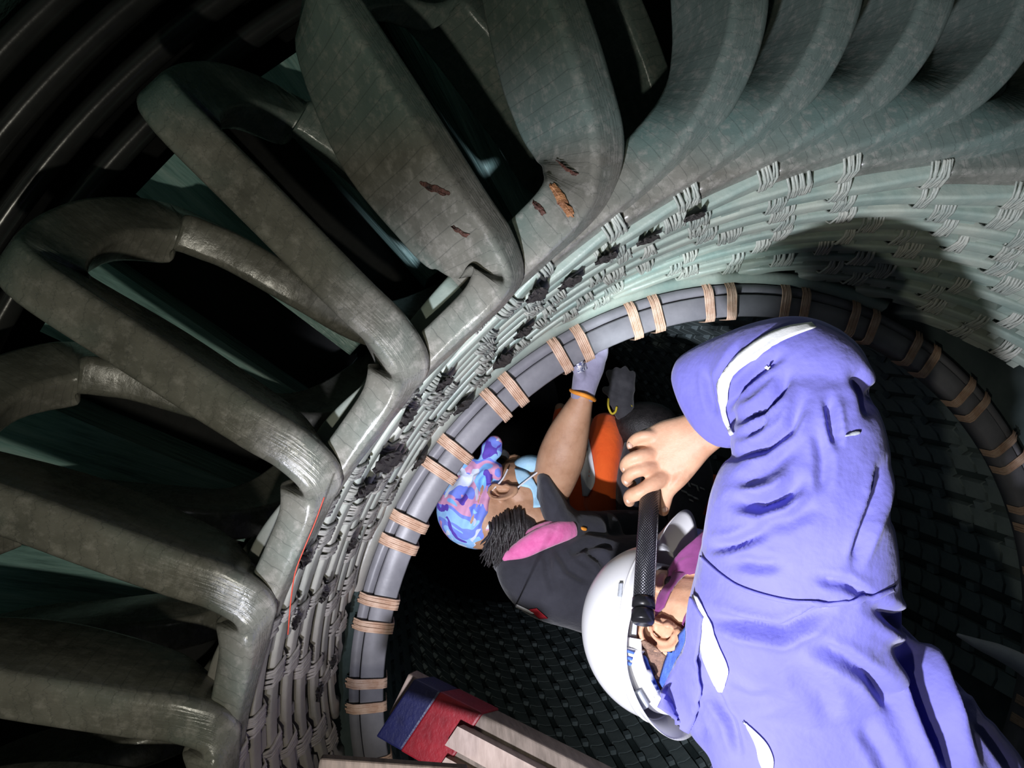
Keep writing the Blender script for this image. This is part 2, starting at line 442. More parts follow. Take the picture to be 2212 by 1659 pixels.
COIL_LABELS = {0: 'dark taped coil below the lowest visible loop at the left edge, mostly out of sight', 1: 'dark taped coil whose loop just enters the bottom left corner',
 2: 'taped coil with the lowest loop at bottom left, next above the corner', 3: 'taped coil with loop running level along the lower left edge, knee beside the pale bars',
 4: 'taped coil with loop leaving the left edge below mid-height, second up from the corner', 5: 'long taped coil with rounded loop end touching the left edge above mid-height',
 6: 'long taped coil whose rounded loop end stands free at upper left, clear of the edge', 7: 'long taped coil reaching the top edge left of centre, right of the free-standing loop end',
 8: 'taped coil with rusty brown worn patches, curving down from the top edge at centre', 9: 'dark teal-grey coil curving down just right of the rust-patched coil',
 10: 'teal-grey coil with the brightest streak of shine, second right of the rust-patched coil', 11: 'teal-grey coil third right of the rust-patched coil, at the top edge',
 12: 'teal-grey coil fourth right of the rust-patched coil, near the top right corner', 13: 'outermost teal-grey coil fanning into the top right corner'}
COIL_ROOTS = []
for i, (th, s) in enumerate(COILS):
    COIL_ROOTS.append(add_coil(th, s, COIL_LABELS.get(i, 'slim green-grey coil showing only as a lashed bar in the basket at right')))

# ================================================================ people: tools
def limb(rows, per=6, seg=22, sup=2.3):
    """rows of (px, py, d, half width in px, half depth in m) -> closed rounded tube"""
    pos = catmull([P(a, b, d) for a, b, d, *_ in rows], per)
    rad = catmull([Vector((hw * d / F, hd, 0)) for _, _, d, hw, hd in rows], per)
    rings = []
    camp = camo.matrix_world.translation
    for i, w in enumerate(pos):
        tg = (pos[min(i + 1, len(pos) - 1)] - pos[max(i - 1, 0)]).normalized()
        vw = (w - camp).normalized()
        wdir = vw.cross(tg)
        if wdir.length < 0.2: wdir = IMR.copy()
        wdir.normalize(); dd = tg.cross(wdir).normalized()
        ring = []
        for k in range(seg):
            a = 2 * math.pi * k / seg; c, s = math.cos(a), math.sin(a)
            ring.append(w + wdir * rad[i].x * math.copysign(abs(c) ** (2 / sup), c) + dd * rad[i].y * math.copysign(abs(s) ** (2 / sup), s))
        rings.append(ring)
    # rounded ends
    def capring(r, nxt, f):
        c = sum(r, Vector()) / len(r); cn = sum(nxt, Vector()) / len(nxt)
        dr = (c - cn).normalized(); R = sum((p - c).length for p in r) / len(r)
        return [c + (p - c) * math.cos(f) + dr * R * 0.55 * math.sin(f) for p in r]
    a = [capring(rings[0], rings[1], f) for f in (1.45, 1.0, 0.5)]
    b = [capring(rings[-1], rings[-2], f) for f in (0.5, 1.0, 1.45)]
    return loft(a + rings + b)
def blob(c, ax, ay, az, seg=18):
    """ellipsoid from centre and three half axes"""
    V = []; Fc = []
    rings = []
    for i in range(1, seg // 2):
        t = math.pi * i / (seg // 2)
        rings.append([c + az * math.cos(t) + (ax * math.cos(2 * math.pi * j / seg) + ay * math.sin(2 * math.pi * j / seg)) * math.sin(t) for j in range(seg)])
    V, Fc = loft(rings, cap=False)
    b = len(V); V += [c + az, c - az]
    for j in range(seg):
        Fc.append((j, b, (j + 1) % seg)); s = (len(rings) - 1) * seg; Fc.append((s + j, s + (j + 1) % seg, b + 1))
    return V, Fc
def tube(pts, rads, seg=10, per=4):
    """tube through world points with a radius at each"""
    pp = catmull(pts, per); rr = catmull([Vector((r, 0, 0)) for r in rads], per)
    rings = []; ref = None
    for i, w in enumerate(pp):
        tg = (pp[min(i + 1, len(pp) - 1)] - pp[max(i - 1, 0)]).normalized()
        if ref is None: ref = tg.orthogonal().normalized()
        ref = (ref - tg * ref.dot(tg)).normalized(); bi = tg.cross(ref)
        rings.append([w + (ref * math.cos(2 * math.pi * k / seg) + bi * math.sin(2 * math.pi * k / seg)) * rr[i].x for k in range(seg)])
    d0 = (pp[0] - pp[1]).normalized(); d1 = (pp[-1] - pp[-2]).normalized(); r0 = rr[0].x; r1 = rr[-1].x
    c0 = pp[0]; c1 = pp[-1]
    st = [[c0 + (p - c0) * math.cos(f) + d0 * r0 * math.sin(f) for p in rings[0]] for f in (1.4, 0.9, 0.45)]
    en = [[c1 + (p - c1) * math.cos(f) + d1 * r1 * math.sin(f) for p in rings[-1]] for f in (0.45, 0.9, 1.4)]
    return loft(st + rings + en)
def merge(parts):
    V = []; Fc = []
    for v, f in parts:
        b = len(V); V += v; Fc += [tuple(b + i for i in q) for q in f]
    return V, Fc
def fuse(name, parts, voxel, mt, parent=None, smooth=4, fac=0.5):
    """one continuous skin over all parts"""
    V, Fc = merge(parts)
    o = mesh(name + '_tmp', V, Fc, None); flip_out(o)
    r = o.modifiers.new('r', 'REMESH'); r.mode = 'VOXEL'; r.voxel_size = voxel
    if smooth:
        sm = o.modifiers.new('s', 'SMOOTH'); sm.iterations = smooth; sm.factor = fac
    dg = bpy.context.evaluated_depsgraph_get(); dg.update()
    me = bpy.data.meshes.new_from_object(o.evaluated_get(dg))
    tmp = o.data; bpy.data.objects.remove(o); bpy.data.meshes.remove(tmp)
    me.name = name
    me.polygons.foreach_set('use_smooth', [True] * len(me.polygons))
    me.materials.clear(); me.materials.append(mt)
    o = bpy.data.objects.new(name, me); col.objects.link(o)
    if parent is not None: adopt(o, parent)
    return o
def seg_dist(p, poly):
    best = 1e9; bt = 0; L = len(poly) - 1
    for i in range(L):
        ax, ay = poly[i]; bx, by = poly[i + 1]; dx, dy = bx - ax, by - ay
        t = max(0, min(1, ((p[0] - ax) * dx + (p[1] - ay) * dy) / (dx * dx + dy * dy + 1e-9)))
        d = math.hypot(p[0] - ax - dx * t, p[1] - ay - dy * t)
        if d < best: best = d; bt = (i + t) / L
    return best, bt
def carve(o, folds, rough=0.0, rs=9.0):
    """press creases and raise folds into cloth along lines; folds: (polyline, width, depth)"""
    me = o.data; camp = camo.matrix_world.translation
    off = Vector(o.parent.location) if o.parent else Vector()
    bxs = []
    for poly, w, dp in folds:
        xs = [p[0] for p in poly]; ys = [p[1] for p in poly]; m = w * 3.2
        bxs.append((min(xs) - m, max(xs) + m, min(ys) - m, max(ys) + m))
    nrm = [v.normal.copy() for v in me.vertices]
    for i, v in enumerate(me.vertices):
        x, y, d = W2px(v.co); vw = (v.co - camp).normalized()
        fc = -nrm[i].dot(vw); mv = Vector()
        if fc > -0.05:
            for (poly, w, dp), bb in zip(folds, bxs):
                if not (bb[0] < x < bb[1] and bb[2] < y < bb[3]): continue
                ds, t = seg_dist((x, y), poly); en = min(1, 4 * min(t, 1 - t) + 0.12)
                mv += nrm[i] * en * dp * (-math.exp(-(ds / w) ** 2) + 0.38 * math.exp(-((ds - 1.7 * w) / (0.8 * w)) ** 2))
        if rough:
            mv += nrm[i] * rough * mnoise.noise(v.co * rs)
        v.co += mv
    me.update()
from mathutils.bvhtree import BVHTree
def bvh_of(objs):
    V = []; Fc = []
    for o in objs:
        b = len(V); V += [v.co.copy() for v in o.data.vertices]; Fc += [tuple(b + i for i in p.vertices) for p in o.data.polygons]
    return BVHTree.FromPolygons(V, Fc)
def cast(bv, px, py, off=0.0):
    camp = camo.matrix_world.translation; dr = (P(px, py, 1.0) - camp).normalized()
    h, nn, _, ds = bv.ray_cast(camp, dr)
    if h is None: return None
    if nn.dot(dr) > 0: nn = -nn
    return h + nn * off
def drape(name, A, B, bv, mt, parent, n=24, m=5, off=0.002, thick=0.0015, fallback=1.1, soft=0):
    """cloth band lying on a surface between two border lines"""
    pa = catmull([Vector((x, y, 0)) for x, y in A], 8); pb = catmull([Vector((x, y, 0)) for x, y in B], 8)
    V = []; Fc = []; last = None
    for i in range(n + 1):
        a = pa[min(len(pa) - 1, round(i / n * (len(pa) - 1)))]; b = pb[min(len(pb) - 1, round(i / n * (len(pb) - 1)))]
        for j in range(m + 1):
            q = a.lerp(b, j / m); h = cast(bv, q.x, q.y, off)
            if h is None: h = P(q.x, q.y, W2px(last)[2] if last else fallback)
            last = h; V.append(h)
    w1 = m + 1; camp = camo.matrix_world.translation
    for _ in range(soft):
        D = [(q - camp).length for q in V]; N = []
        for i in range(n + 1):
            for j in range(w1):
                nb = [D[a * w1 + b] for a, b in ((i - 1, j), (i + 1, j), (i, j - 1), (i, j + 1)) if 0 <= a <= n and 0 <= b < w1]
                N.append((D[i * w1 + j] + sum(nb) / len(nb)) / 2)
        V = [camp + (q - camp) * (min(N[k], D[k] + .002) / D[k]) for k, q in enumerate(V)]
    for i in range(n):
        for j in range(m):
            k = i * (m + 1) + j; Fc.append((k, k + 1, k + m + 2, k + m + 1))
    o = mesh(name, V, Fc, mt, None); adopt(o, parent)
    sd = o.modifiers.new('t', 'SOLIDIFY'); sd.thickness = thick; sd.offset = 0
    return o
def cdir(x, y, z): return c2w_dir(Vector((x, y, z)))

# ---------------------------------------------------------------- people: materials
def cloth(name, c1, c2, scale=14, rough=0.9, weave=900, sheen=0.2):
    m, nt, b = mat(name); co = obj_coord(nt)
    f = noise_tex(nt, scale, 5, 0.6, co)
    nt.links.new(ramp(nt, f, [(0.3, c1), (0.7, c2)]), b.inputs['Base Color'])
    b.inputs['Roughness'].default_value = rough; b.inputs['Sheen Weight'].default_value = sheen; b.inputs['Specular IOR Level'].default_value = 0.25
    p = bump(nt, None, noise_tex(nt, 28, 3, 0.55, co), 0.35, 0.012)
    bump(nt, b, noise_tex(nt, weave, 2, 0.5, co), 0.25, 0.001, p)
    return m
def skin(name, c1, c2, c3):
    m, nt, b = mat(name); co = obj_coord(nt)
    f = noise_tex(nt, 22, 5, 0.6, co)
    nt.links.new(ramp(nt, f, [(0.25, c1), (0.5, c2), (0.75, c3)]), b.inputs['Base Color'])
    b.inputs['Roughness'].default_value = 0.5; b.inputs['Specular IOR Level'].default_value = 0.35
    b.inputs['Subsurface Weight'].default_value = 0.12; b.inputs['Subsurface Radius'].default_value = (0.012, 0.005, 0.003); b.inputs['Subsurface Scale'].default_value = 0.5
    bump(nt, b, noise_tex(nt, 180, 4, 0.6, co), 0.25, 0.002)
    return m
M_BLUE = cloth('blue_coverall_cotton', (0.155, 0.150, 0.50), (0.215, 0.21, 0.62), 6)
M_SKIN1 = skin('tan_skin', (0.46, 0.23, 0.13), (0.60, 0.34, 0.21), (0.70, 0.43, 0.28))
M_SKIN2 = skin('brown_skin', (0.30, 0.155, 0.085), (0.42, 0.235, 0.14), (0.48, 0.29, 0.18))
M_WHITEP = simple('white_helmet_plastic', (0.80, 0.80, 0.80), (0.86, 0.86, 0.86), 5, 0.28, 0, 0.0)
M_REFL = simple('white_reflective_tape', (0.80, 0.82, 0.80), (0.92, 0.92, 0.90), 40, 0.45, 0, 0.3, 0.002)
M_GREYP = simple('pale_grey_band', (0.40, 0.43, 0.47), (0.52, 0.55, 0.60), 30, 0.7, 0, 0.3, 0.003)
M_BLUEPAD = simple('blue_ribbed_padding', (0.07, 0.15, 0.60), (0.12, 0.24, 0.78), 60, 0.8, 0, 0.5, 0.003)
M_PURPLE = cloth('purple_face_cloth', (0.16, 0.035, 0.13), (0.24, 0.06, 0.19), 20)
M_HAIR = simple('dark_hair', (0.010, 0.009, 0.009), (0.035, 0.03, 0.03), 80, 0.45, 0, 0.5, 0.003)
M_GHAIR = simple('short_greying_hair', (0.12, 0.075, 0.055), (0.42, 0.25, 0.17), 120, 0.7, 0, 0.8, 0.004)
M_TEE = cloth('black_jersey', (0.020, 0.020, 0.026), (0.040, 0.040, 0.050), 10)
M_PINK = cloth('pink_terry_towel', (0.62, 0.10, 0.30), (0.78, 0.20, 0.44), 40, 0.95, 500, 0.5)
M_ORANGE = cloth('orange_coverall', (0.85, 0.10, 0.014), (0.95, 0.15, 0.025), 8)
M_GLOVE = cloth('grey_work_glove', (0.20, 0.19, 0.27), (0.28, 0.27, 0.37), 30)
M_DGLOVE = cloth('dark_work_glove', (0.03, 0.03, 0.035), (0.06, 0.06, 0.065), 30)
M_OCUFF = simple('orange_cuff_band', (0.75, 0.25, 0.02), (0.85, 0.33, 0.04), 30, 0.7)
M_YCUFF = simple('yellow_cuff_band', (0.55, 0.42, 0.02), (0.65, 0.5, 0.04), 30, 0.7)
M_MASK = simple('light_blue_mask', (0.28, 0.52, 0.72), (0.42, 0.66, 0.82), 40, 0.7, 0, 0.3, 0.002)
M_WHITE = simple('white_cloth', (0.72, 0.72, 0.74), (0.82, 0.82, 0.84), 30, 0.8)
M_RED = simple('red_print', (0.35, 0.01, 0.02), (0.45, 0.02, 0.03), 30, 0.7)
M_SLATE = simple('grey_print', (0.18, 0.18, 0.18), (0.26, 0.25, 0.24), 60, 0.7)
def m_bandana():
    m, nt, b = mat('camouflage_bandana_cloth'); co = obj_coord(nt)
    f = noise_tex(nt, 12, 1.2, 0.5, co, dist=0.8); g = noise_tex(nt, 17, 1.2, 0.5, co, dist=1.0)
    a = ramp(nt, f, [(0, (0.20, 0.46, 0.86)), (0.41, (0.62, 0.30, 0.48)), (0.50, (0.17, 0.24, 0.76)), (0.58, (0.28, 0.52, 0.86))], 'CONSTANT')
    c = mix(nt, ramp(nt, g, [(0, (0, 0, 0)), (0.60, (1, 1, 1))], 'CONSTANT'), a, (0.10, 0.05, 0.42))
    d = mix(nt, ramp(nt, g, [(0, (1, 1, 1)), (0.38, (0, 0, 0))], 'CONSTANT'), c, (0.60, 0.66, 0.78))
    nt.links.new(d, b.inputs['Base Color']); b.inputs['Roughness'].default_value = 0.8
    bump(nt, b, noise_tex(nt, 14, 3, 0.5, co), 0.5, 0.02)
    return m
M_BAND = m_bandana()

# ================================================================ worker in the blue coverall
wk = empty('person', P(1750, 1500, 1.10), 'worker in blue coverall and white hard hat with back to viewer, raising a black torch', 'person')
kx = cdir(-.78, .065, .62).normalized(); fx = cdir(-.08, -.995, 0.0); fx = (fx - kx * fx.dot(kx)).normalized(); sx = kx.cross(fx)
if sx.dot(IMF) > 0: sx = -sx            # side facing the viewer
HC = P(1450, 1357, 1.20)                # centre of the helmet rim
def H(f, k, s): return HC + fx * f + kx * k + sx * s
def ear_parts(c, f, k, s, h):
    """outer ear about h tall; f forward, k up, s outward"""
    def q(x, y, z): return c + f * (x * h) + k * (y * h) + s * z
    parts = [tube([q(.20, .10, .006), q(.24, .30, .010), q(.12, .47, .013), q(-.10, .48, .015), q(-.27, .33, .016), q(-.32, .08, .016), q(-.26, -.18, .014), q(-.14, -.38, .011), q(.04, -.46, .008), q(.15, -.36, .006)],
                  [.0036, .0042, .0045, .0045, .0045, .0043, .0042, .0055, .0068, .0050], 8, 5)]
    parts.append(blob(c - s * 0.004, f * h * 0.27, k * h * 0.42, s * 0.005))
    parts.append(tube([q(.06, .32, .006), q(-.10, .22, .009), q(-.17, .0, .010), q(-.10, -.20, .009), q(.05, -.26, .008)], [.0030, .0036, .0038, .0036, .0034], 8, 4))
    parts.append(blob(q(.22, -.10, .006), f * 0.0045, k * 0.008, s * 0.006))
    parts.append(tube([q(-.30, .05, .012), q(-.24, .0, 0), q(-.10, .0, -.008)], [.004, .006, .009], 8, 3))
    parts.append(tube([q(.02, -.42, .006), q(.08, -.34, -.002)], [.006, .007], 8, 3))
    return parts
EAR = H(0.026, -0.032, 0.083)
sk = []
sk.append(blob(H(-0.006, 0.022, 0), fx * 0.100, sx * 0.081, kx * 0.095))
sk.append(blob(H(0.030, -0.050, 0), fx * 0.066, sx * 0.069, kx * 0.078))
sk.append(blob(H(0.050, -0.112, 0), fx * 0.040, sx * 0.042, kx * 0.035))
sk.append(blob(H(0.100, -0.045, 0), fx * 0.018, sx * 0.014, kx * 0.026))
sk.append(blob(H(0.084, -0.006, 0.030), fx * 0.014, sx * 0.024, kx * 0.009))
sk.append(blob(H(0.084, -0.088, 0), fx * 0.012, sx * 0.024, kx * 0.012))
sk.append(tube([H(-0.02, -0.05, 0), H(-0.035, -0.12, 0), H(-0.05, -0.20, 0)], [0.062, 0.060, 0.068], 16))
sk += ear_parts(EAR, (fx - kx * 0.15).normalized(), (kx + fx * 0.15).normalized(), (sx - fx * .25).normalized(), 0.066)
# body core, arm and hand in one skin
sk.append(limb([(1560, 1420, 1.24, 60, .06), (1690, 1460, 1.12, 150, .10), (1830, 1640, 1.08, 170, .10), (1960, 1830, 1.06, 165, .10)]))
sk.append(limb([(1690, 1400, 1.07, 80, .055), (1715, 1200, 1.02, 70, .05), (1735, 960, 1.01, 62, .045), (1745, 830, 1.02, 55, .04), (1650, 855, 1.08, 52, .036), (1570, 895, 1.13, 46, .030), (1525, 925, 1.155, 46, .026)]))
# palm
sk.append(limb([(1545, 915, 1.145, 47, .024), (1505, 940, 1.16, 52, .023), (1465, 965, 1.17, 66, .021), (1432, 985, 1.178, 68, .020), (1414, 995, 1.182, 62, .017)], sup=2.6))
def finger(pts, rads): return tube([P(*p) for p in pts], rads, 10, 5)
sk.append(finger([(1440, 948, 1.180), (1408, 941, 1.172), (1380, 944, 1.176), (1364, 958, 1.190), (1368, 972, 1.208)], [.0105, .0098, .0092, .0085, .0075]))
sk.append(finger([(1430, 975, 1.180), (1392, 982, 1.166), (1362, 992, 1.170), (1350, 1008, 1.186), (1362, 1020, 1.208)], [.0115, .0108, .0102, .0095, .008]))
sk.append(finger([(1430, 1005, 1.180), (1396, 1012, 1.164), (1366, 1022, 1.166), (1354, 1036, 1.182), (1366, 1047, 1.206)], [.0118, .011, .0104, .0098, .008]))
sk.append(finger([(1450, 1020, 1.178), (1418, 1040, 1.162), (1384, 1062, 1.160), (1362, 1072, 1.174), (1360, 1084, 1.196)], [.0145, .0135, .0125, .0115, .009]))
sk.append(finger([(1495, 990, 1.170), (1468, 1028, 1.166), (1443, 1060, 1.172), (1436, 1082, 1.182), (1433, 1103, 1.192)], [.019, .0165, .0125, .0115, .0095]))
body = fuse('body', sk, 0.0028, M_SKIN1, wk, 3)
# nails
for (x, y, d, dx, dy) in ((1361, 962, 1.176, .3, .9), (1350, 1012, 1.171, .3, .95), (1353, 1040, 1.167, .3, .95), (1358, 1081, 1.164, .2, .98), (1436, 1100, 1.172, -.1, 1)):
    ndir = (IMR * dx + IMD * dy).normalized(); sd = ndir.cross(IMF).normalized()
    V, Fc = blob(P(x, y, d + .004), sd * .0048, ndir * .0055, IMF * .0026, 12)
    adopt(mesh('fingernail', V, Fc, simple('pale_nail', (0.52, 0.33, 0.24), (0.58, 0.40, 0.30), 30, 0.35) if 'pale_nail' not in bpy.data.materials else bpy.data.materials['pale_nail']), body)
# short greying hair on the back and side of the head
drape('cropped_hair', [(1366, 1386), (1380, 1412), (1402, 1452), (1428, 1492)], [(1392, 1384), (1420, 1402), (1446, 1428), (1446, 1470)], bvh_of([body]), M_GHAIR, wk, 20, 8, .0015, .002, 1.12)
# purple face cloth across cheek, mouth and under the ear
bvB = bvh_of([body])
drape('face_cloth', [(1413, 1336), (1420, 1300), (1436, 1250), (1462, 1200), (1500, 1165), (1530, 1140)], [(1440, 1312), (1456, 1276), (1476, 1250), (1500, 1238), (1520, 1236), (1540, 1240)], bvB, M_PURPLE, wk, 26, 8, .005, .005, 1.12, 6)
drape('face_cloth', [(1470, 1378), (1488, 1362), (1510, 1340)], [(1478, 1340), (1490, 1316), (1512, 1290)], bvB, M_PURPLE, wk, 12, 6, .004, .004, 1.12)
for sgn in (1, -1):
    V, Fc = blob(H(0.084, -0.018, 0.029 * sgn), fx * 0.009, sx * 0.011, kx * 0.007)
    adopt(mesh('eye', V, Fc, M_HAIR), wk)
# coverall
ck = []
ck.append(limb([(1500, 1440, 1.235, 85, .085), (1560, 1440, 1.19, 165, .12), (1660, 1455, 1.13, 250, .155), (1780, 1570, 1.10, 272, .165), (1920, 1740, 1.08, 275, .165), (2080, 1940, 1.06, 285, .165), (2230, 2140, 1.06, 290, .16)], 6, 40))
ck.append(limb([(1690, 1440, 1.10, 225, .135), (1708, 1330, 1.045, 212, .13), (1722, 1230, 1.015, 203, .122), (1722, 1130, 1.00, 190, .11), (1728, 1080, .995, 182, .105), (1744, 1020, .995, 160, .10), (1742, 930, 1.0, 152, .092), (1735, 850, 1.02, 120, .08)], 6, 36))
ck.append(limb([(1778, 850, 1.015, 112, .082), (1735, 815, 1.02, 128, .082), (1665, 815, 1.05, 128, .075), (1605, 832, 1.09, 120, .066), (1560, 852, 1.115, 115, .060), (1535, 866, 1.13, 113, .056)], 6, 32, 2.5))
ck.append(limb([(1500, 1440, 1.30, 90, .07), (1480, 1300, 1.42, 90, .06), (1490, 1180, 1.50, 75, .055)], 5, 24))    # far arm
ck.append(limb([(2140, 2080, 1.06, 170, .11), (2500, 2150, 1.12, 140, .10), (2650, 2000, 1.20, 120, .09), (2760, 1800, 1.35, 100, .08)], 5, 24))
cov = fuse('coverall', ck, 0.0038, M_BLUE, wk, 8)
FOLDS = [([(1588, 1082), (1640, 1092), (1690, 1075), (1730, 1040)], 15, .026),
 ([(1530, 1182), (1580, 1178), (1625, 1160), (1660, 1150)], 11, .017),
 ([(1580, 1210), (1640, 1222), (1690, 1218)], 14, .010),
 ([(1535, 1330), (1600, 1352), (1690, 1368), (1740, 1345), (1790, 1312)], 14, .020),
 ([(1745, 1390), (1820, 1420), (1880, 1460), (1935, 1540)], 15, .013),
 ([(1955, 1395), (1968, 1440), (1990, 1500), (2030, 1590), (2080, 1700)], 22, .034),
 ([(1890, 1312), (1960, 1350), (2015, 1385), (2045, 1450), (2075, 1520), (2110, 1560)], 17, .022),
 ([(2110, 1560), (2150, 1610), (2200, 1680)], 12, .010),
 ([(1570, 880), (1600, 838), (1640, 800), (1690, 765)], 10, .015),
 ([(1588, 910), (1640, 885), (1680, 850), (1705, 810)], 10, .014),
 ([(1600, 945), (1640, 920), (1660, 890)], 7, .008),
 ([(1590, 982), (1650, 968), (1705, 925), (1735, 860)], 12, .015),
 ([(1585, 1050), (1650, 1020), (1720, 960)], 16, .007),
 ([(1790, 860), (1798, 910), (1808, 965)], 10, .015),
 ([(1770, 930), (1780, 1000), (1775, 1070)], 14, .007),
 ([(1908, 1000), (1890, 1080), (1862, 1160), (1845, 1220)], 12, .014),
 ([(1760, 1250), (1830, 1262), (1880, 1290)], 10, .012),
 ([(1500, 1420), (1530, 1480), (1580, 1560), (1600, 1640)], 10, .010),
 ([(1480, 1450), (1500, 1540), (1530, 1600)], 9, .008),
 ([(1560, 1490), (1620, 1515), (1680, 1510)], 16, .006),
 ([(1700, 1440), (1770, 1500), (1800, 1560)], 22, .006),
 ([(1525, 800), (1530, 850), (1545, 900)], 8, .007), ([(1600, 745), (1570, 790), (1548, 830)], 8, .006),
 ([(1840, 800), (1870, 850), (1880, 900)], 16, .010), ([(1620, 1130), (1700, 1125), (1770, 1090)], 18, .006),
 ([(1860, 1560), (1900, 1620), (1940, 1700)], 18, .007)]
carve(cov, [(p, w, d * 1.35) for p, w, d in FOLDS], 0.005, 11)
sm_ = cov.modifiers.new('s', 'SMOOTH'); sm_.factor = 0.5; sm_.iterations = 7
CB = bvh_of([cov])
SEAM = [(1518, 1200), (1560, 1238), (1610, 1268), (1700, 1292), (1800, 1298), (1880, 1284), (1925, 1268)]
drape('shoulder_seam', SEAM, [(x + 2, y + 9) for x, y in SEAM], CB, M_BLUE, cov, 40, 2, .003, .003)
drape('reflective_band', [(1502, 1284), (1499, 1335), (1515, 1400), (1538, 1462), (1553, 1490)], [(1512, 1290), (1532, 1330), (1556, 1392), (1577, 1448), (1560, 1492)], CB, M_REFL, cov, 24, 4, .004)
drape('sleeve_band', [(1752, 702), (1690, 712), (1630, 742), (1562, 800), (1554, 850), (1566, 905), (1584, 942)], [(1762, 712), (1700, 735), (1650, 765), (1588, 815), (1572, 860), (1576, 905), (1590, 938)], CB, M_REFL, cov, 30, 4, .004)
drape('back_lettering', [(1603, 1556), (1622, 1585), (1634, 1612), (1640, 1640), (1652, 1668), (1660, 1700)], [(1612, 1560), (1645, 1590), (1662, 1612), (1672, 1640), (1670, 1668), (1672, 1700)], CB, M_REFL, cov, 24, 4, .004)
drape('paint_smear', [(1828, 938), (1845, 932), (1856, 932)], [(1826, 942), (1845, 941), (1856, 937)], CB, M_GREYP, cov, 6, 2, .002)
drape('thread_logo', [(1650, 790), (1655, 796), (1660, 800)], [(1655, 786), (1662, 792), (1667, 796)], CB, M_REFL, cov, 5, 2, .003)
# collar
cl = []
for (dk, rr, hh) in ((0, 0, 0),):
    ptsO = [(1506, 1290), (1498, 1340), (1494, 1392), (1456, 1464), (1420, 1528)]
    ptsI = [(1530, 1330), (1520, 1400), (1512, 1460), (1520, 1520), (1500, 1580)]
co_ = drape('collar', ptsO, ptsI, bvh_of([cov, body]), M_BLUE, cov, 30, 8, .010, .004, 1.16, 14)
drape('undershirt_collar', [(1496, 1352), (1472, 1382), (1448, 1418), (1434, 1466)], [(1500, 1396), (1484, 1424), (1466, 1452), (1448, 1490)], bvh_of([cov, body]), M_BLUEPAD, wk, 24, 6, .008, .005, 1.17, 8)

# ---------------------------------------------------------------- hard hat
hat = empty('hard_hat', HC, 'glossy white hard hat with grey headband and blue harness pads, on the worker in blue', 'helmet')
def dome(a, b, c, off, seg=56, rows=16, cut=0.0):
    rings = []
    for i in range(rows + 1):
        t = (math.pi / 2) * i / rows * 0.985
        rings.append([H(off + a * math.cos(t) * math.cos(2 * math.pi * j / seg), cut + c * math.sin(t), b * math.cos(t) * math.sin(2 * math.pi * j / seg)) for j in range(seg)])
    return rings
def rim_f(j, seg):  # brim reach
    a = 2 * math.pi * j / seg; ca = math.cos(a)
    return 0.012 + 0.055 * max(0, ca) ** 3 + 0.012 * max(0, -ca) ** 2
seg = 56
R0 = dome(0.138, 0.118, 0.128, -0.008, cut=0.022)
lip = []
for j in range(seg):
    a = 2 * math.pi * j / seg; e = rim_f(j, seg)
    lip.append(H(-0.008 + (0.138 + e) * math.cos(a), 0.012 - 0.052 * max(0, math.cos(a)) ** 2 - 0.036 * max(0, -math.cos(a)) ** 1.5, (0.118 + e * (0.55 if math.cos(a) > 0 else 1)) * math.sin(a)))
V, Fc = loft([lip] + R0, cap=False)
Fc.append(tuple(range((len(R0)) * seg, (len(R0) + 1) * seg)))
sh = mesh('shell', V, Fc, M_WHITEP); adopt(sh, hat)
sd = sh.modifiers.new('t', 'SOLIDIFY'); sd.thickness = 0.004; sd.offset = 0
sb = sh.modifiers.new('s', 'SUBSURF'); sb.levels = 1; sb.render_levels = 1
# raised rib along the rim, headband, harness
rib = tube([H(-0.008 + 0.1395 * math.cos(a), 0.025, 0.1195 * math.sin(a)) for a in [2 * math.pi * i / 36 for i in range(37)]], [0.004] * 37, 6, 2)
adopt(mesh('rim_rib', *rib, M_WHITEP), hat)
band = []
for z0, z1 in ((-0.008, -0.034),):
    ra = [[H(-0.010 + 0.112 * math.cos(a) * q, z, 0.097 * math.sin(a) * q) for a in [2 * math.pi * i / 48 for i in range(48)]] for z, q in ((0.034, 1.0), (0.012, 0.985), (0.012, 0.95), (0.034, 0.965))]
    V, Fc = loft(ra + [ra[0]], cap=False)
adopt(mesh('headband', V, Fc, M_GREYP), hat)
ra = [[H(-0.010 + rf * math.cos(a), z + zz * max(0, -math.cos(a)), rs_ * math.sin(a)) for a in [math.radians(78 + 200 * i / 40) for i in range(41)]] for rf, rs_, z, zz in ((.124, .108, .030, -.02), (.122, .106, -.002, -.030), (.118, .102, -.002, -.030), (.120, .104, .030, -.02))]
V, Fc = loft(ra + [ra[0]], cap=False, closed=False)
nape = mesh('nape_strap', V, Fc, M_WHITEP); adopt(nape, hat)
bvH = bvh_of([body, cov, sh])
drape('harness_strap', [(1354, 1396), (1372, 1440), (1392, 1478), (1418, 1502)], [(1386, 1404), (1396, 1440), (1410, 1472), (1430, 1494)], bvh_of([body, sh, nape]), M_WHITEP, hat, 16, 4, .005, .004, 1.13, 4)
drape('harness_pad', [(1390, 1408), (1403, 1440), (1416, 1474), (1432, 1498)], [(1398, 1412), (1410, 1442), (1422, 1470), (1434, 1492)], bvh_of([body, sh, nape]), M_BLUEPAD, hat, 16, 3, .010, .004, 1.13, 4)
for (x, y) in ((1368, 1402), (1364, 1414), (1362, 1424)):
    drape('harness_slot', [(x - 6, y - 3), (x + 9, y + 3)], [(x - 7, y + 2), (x + 8, y + 7)], bvh_of([body, sh, nape]), M_BLUEPAD, hat, 4, 2, .011, .003, 1.12)
drape('ratchet_clip', [(1374, 1486), (1390, 1520)], [(1388, 1482), (1406, 1512)], bvh_of([body, sh, nape]), M_GREYP, hat, 8, 4, .010, .006, 1.12)
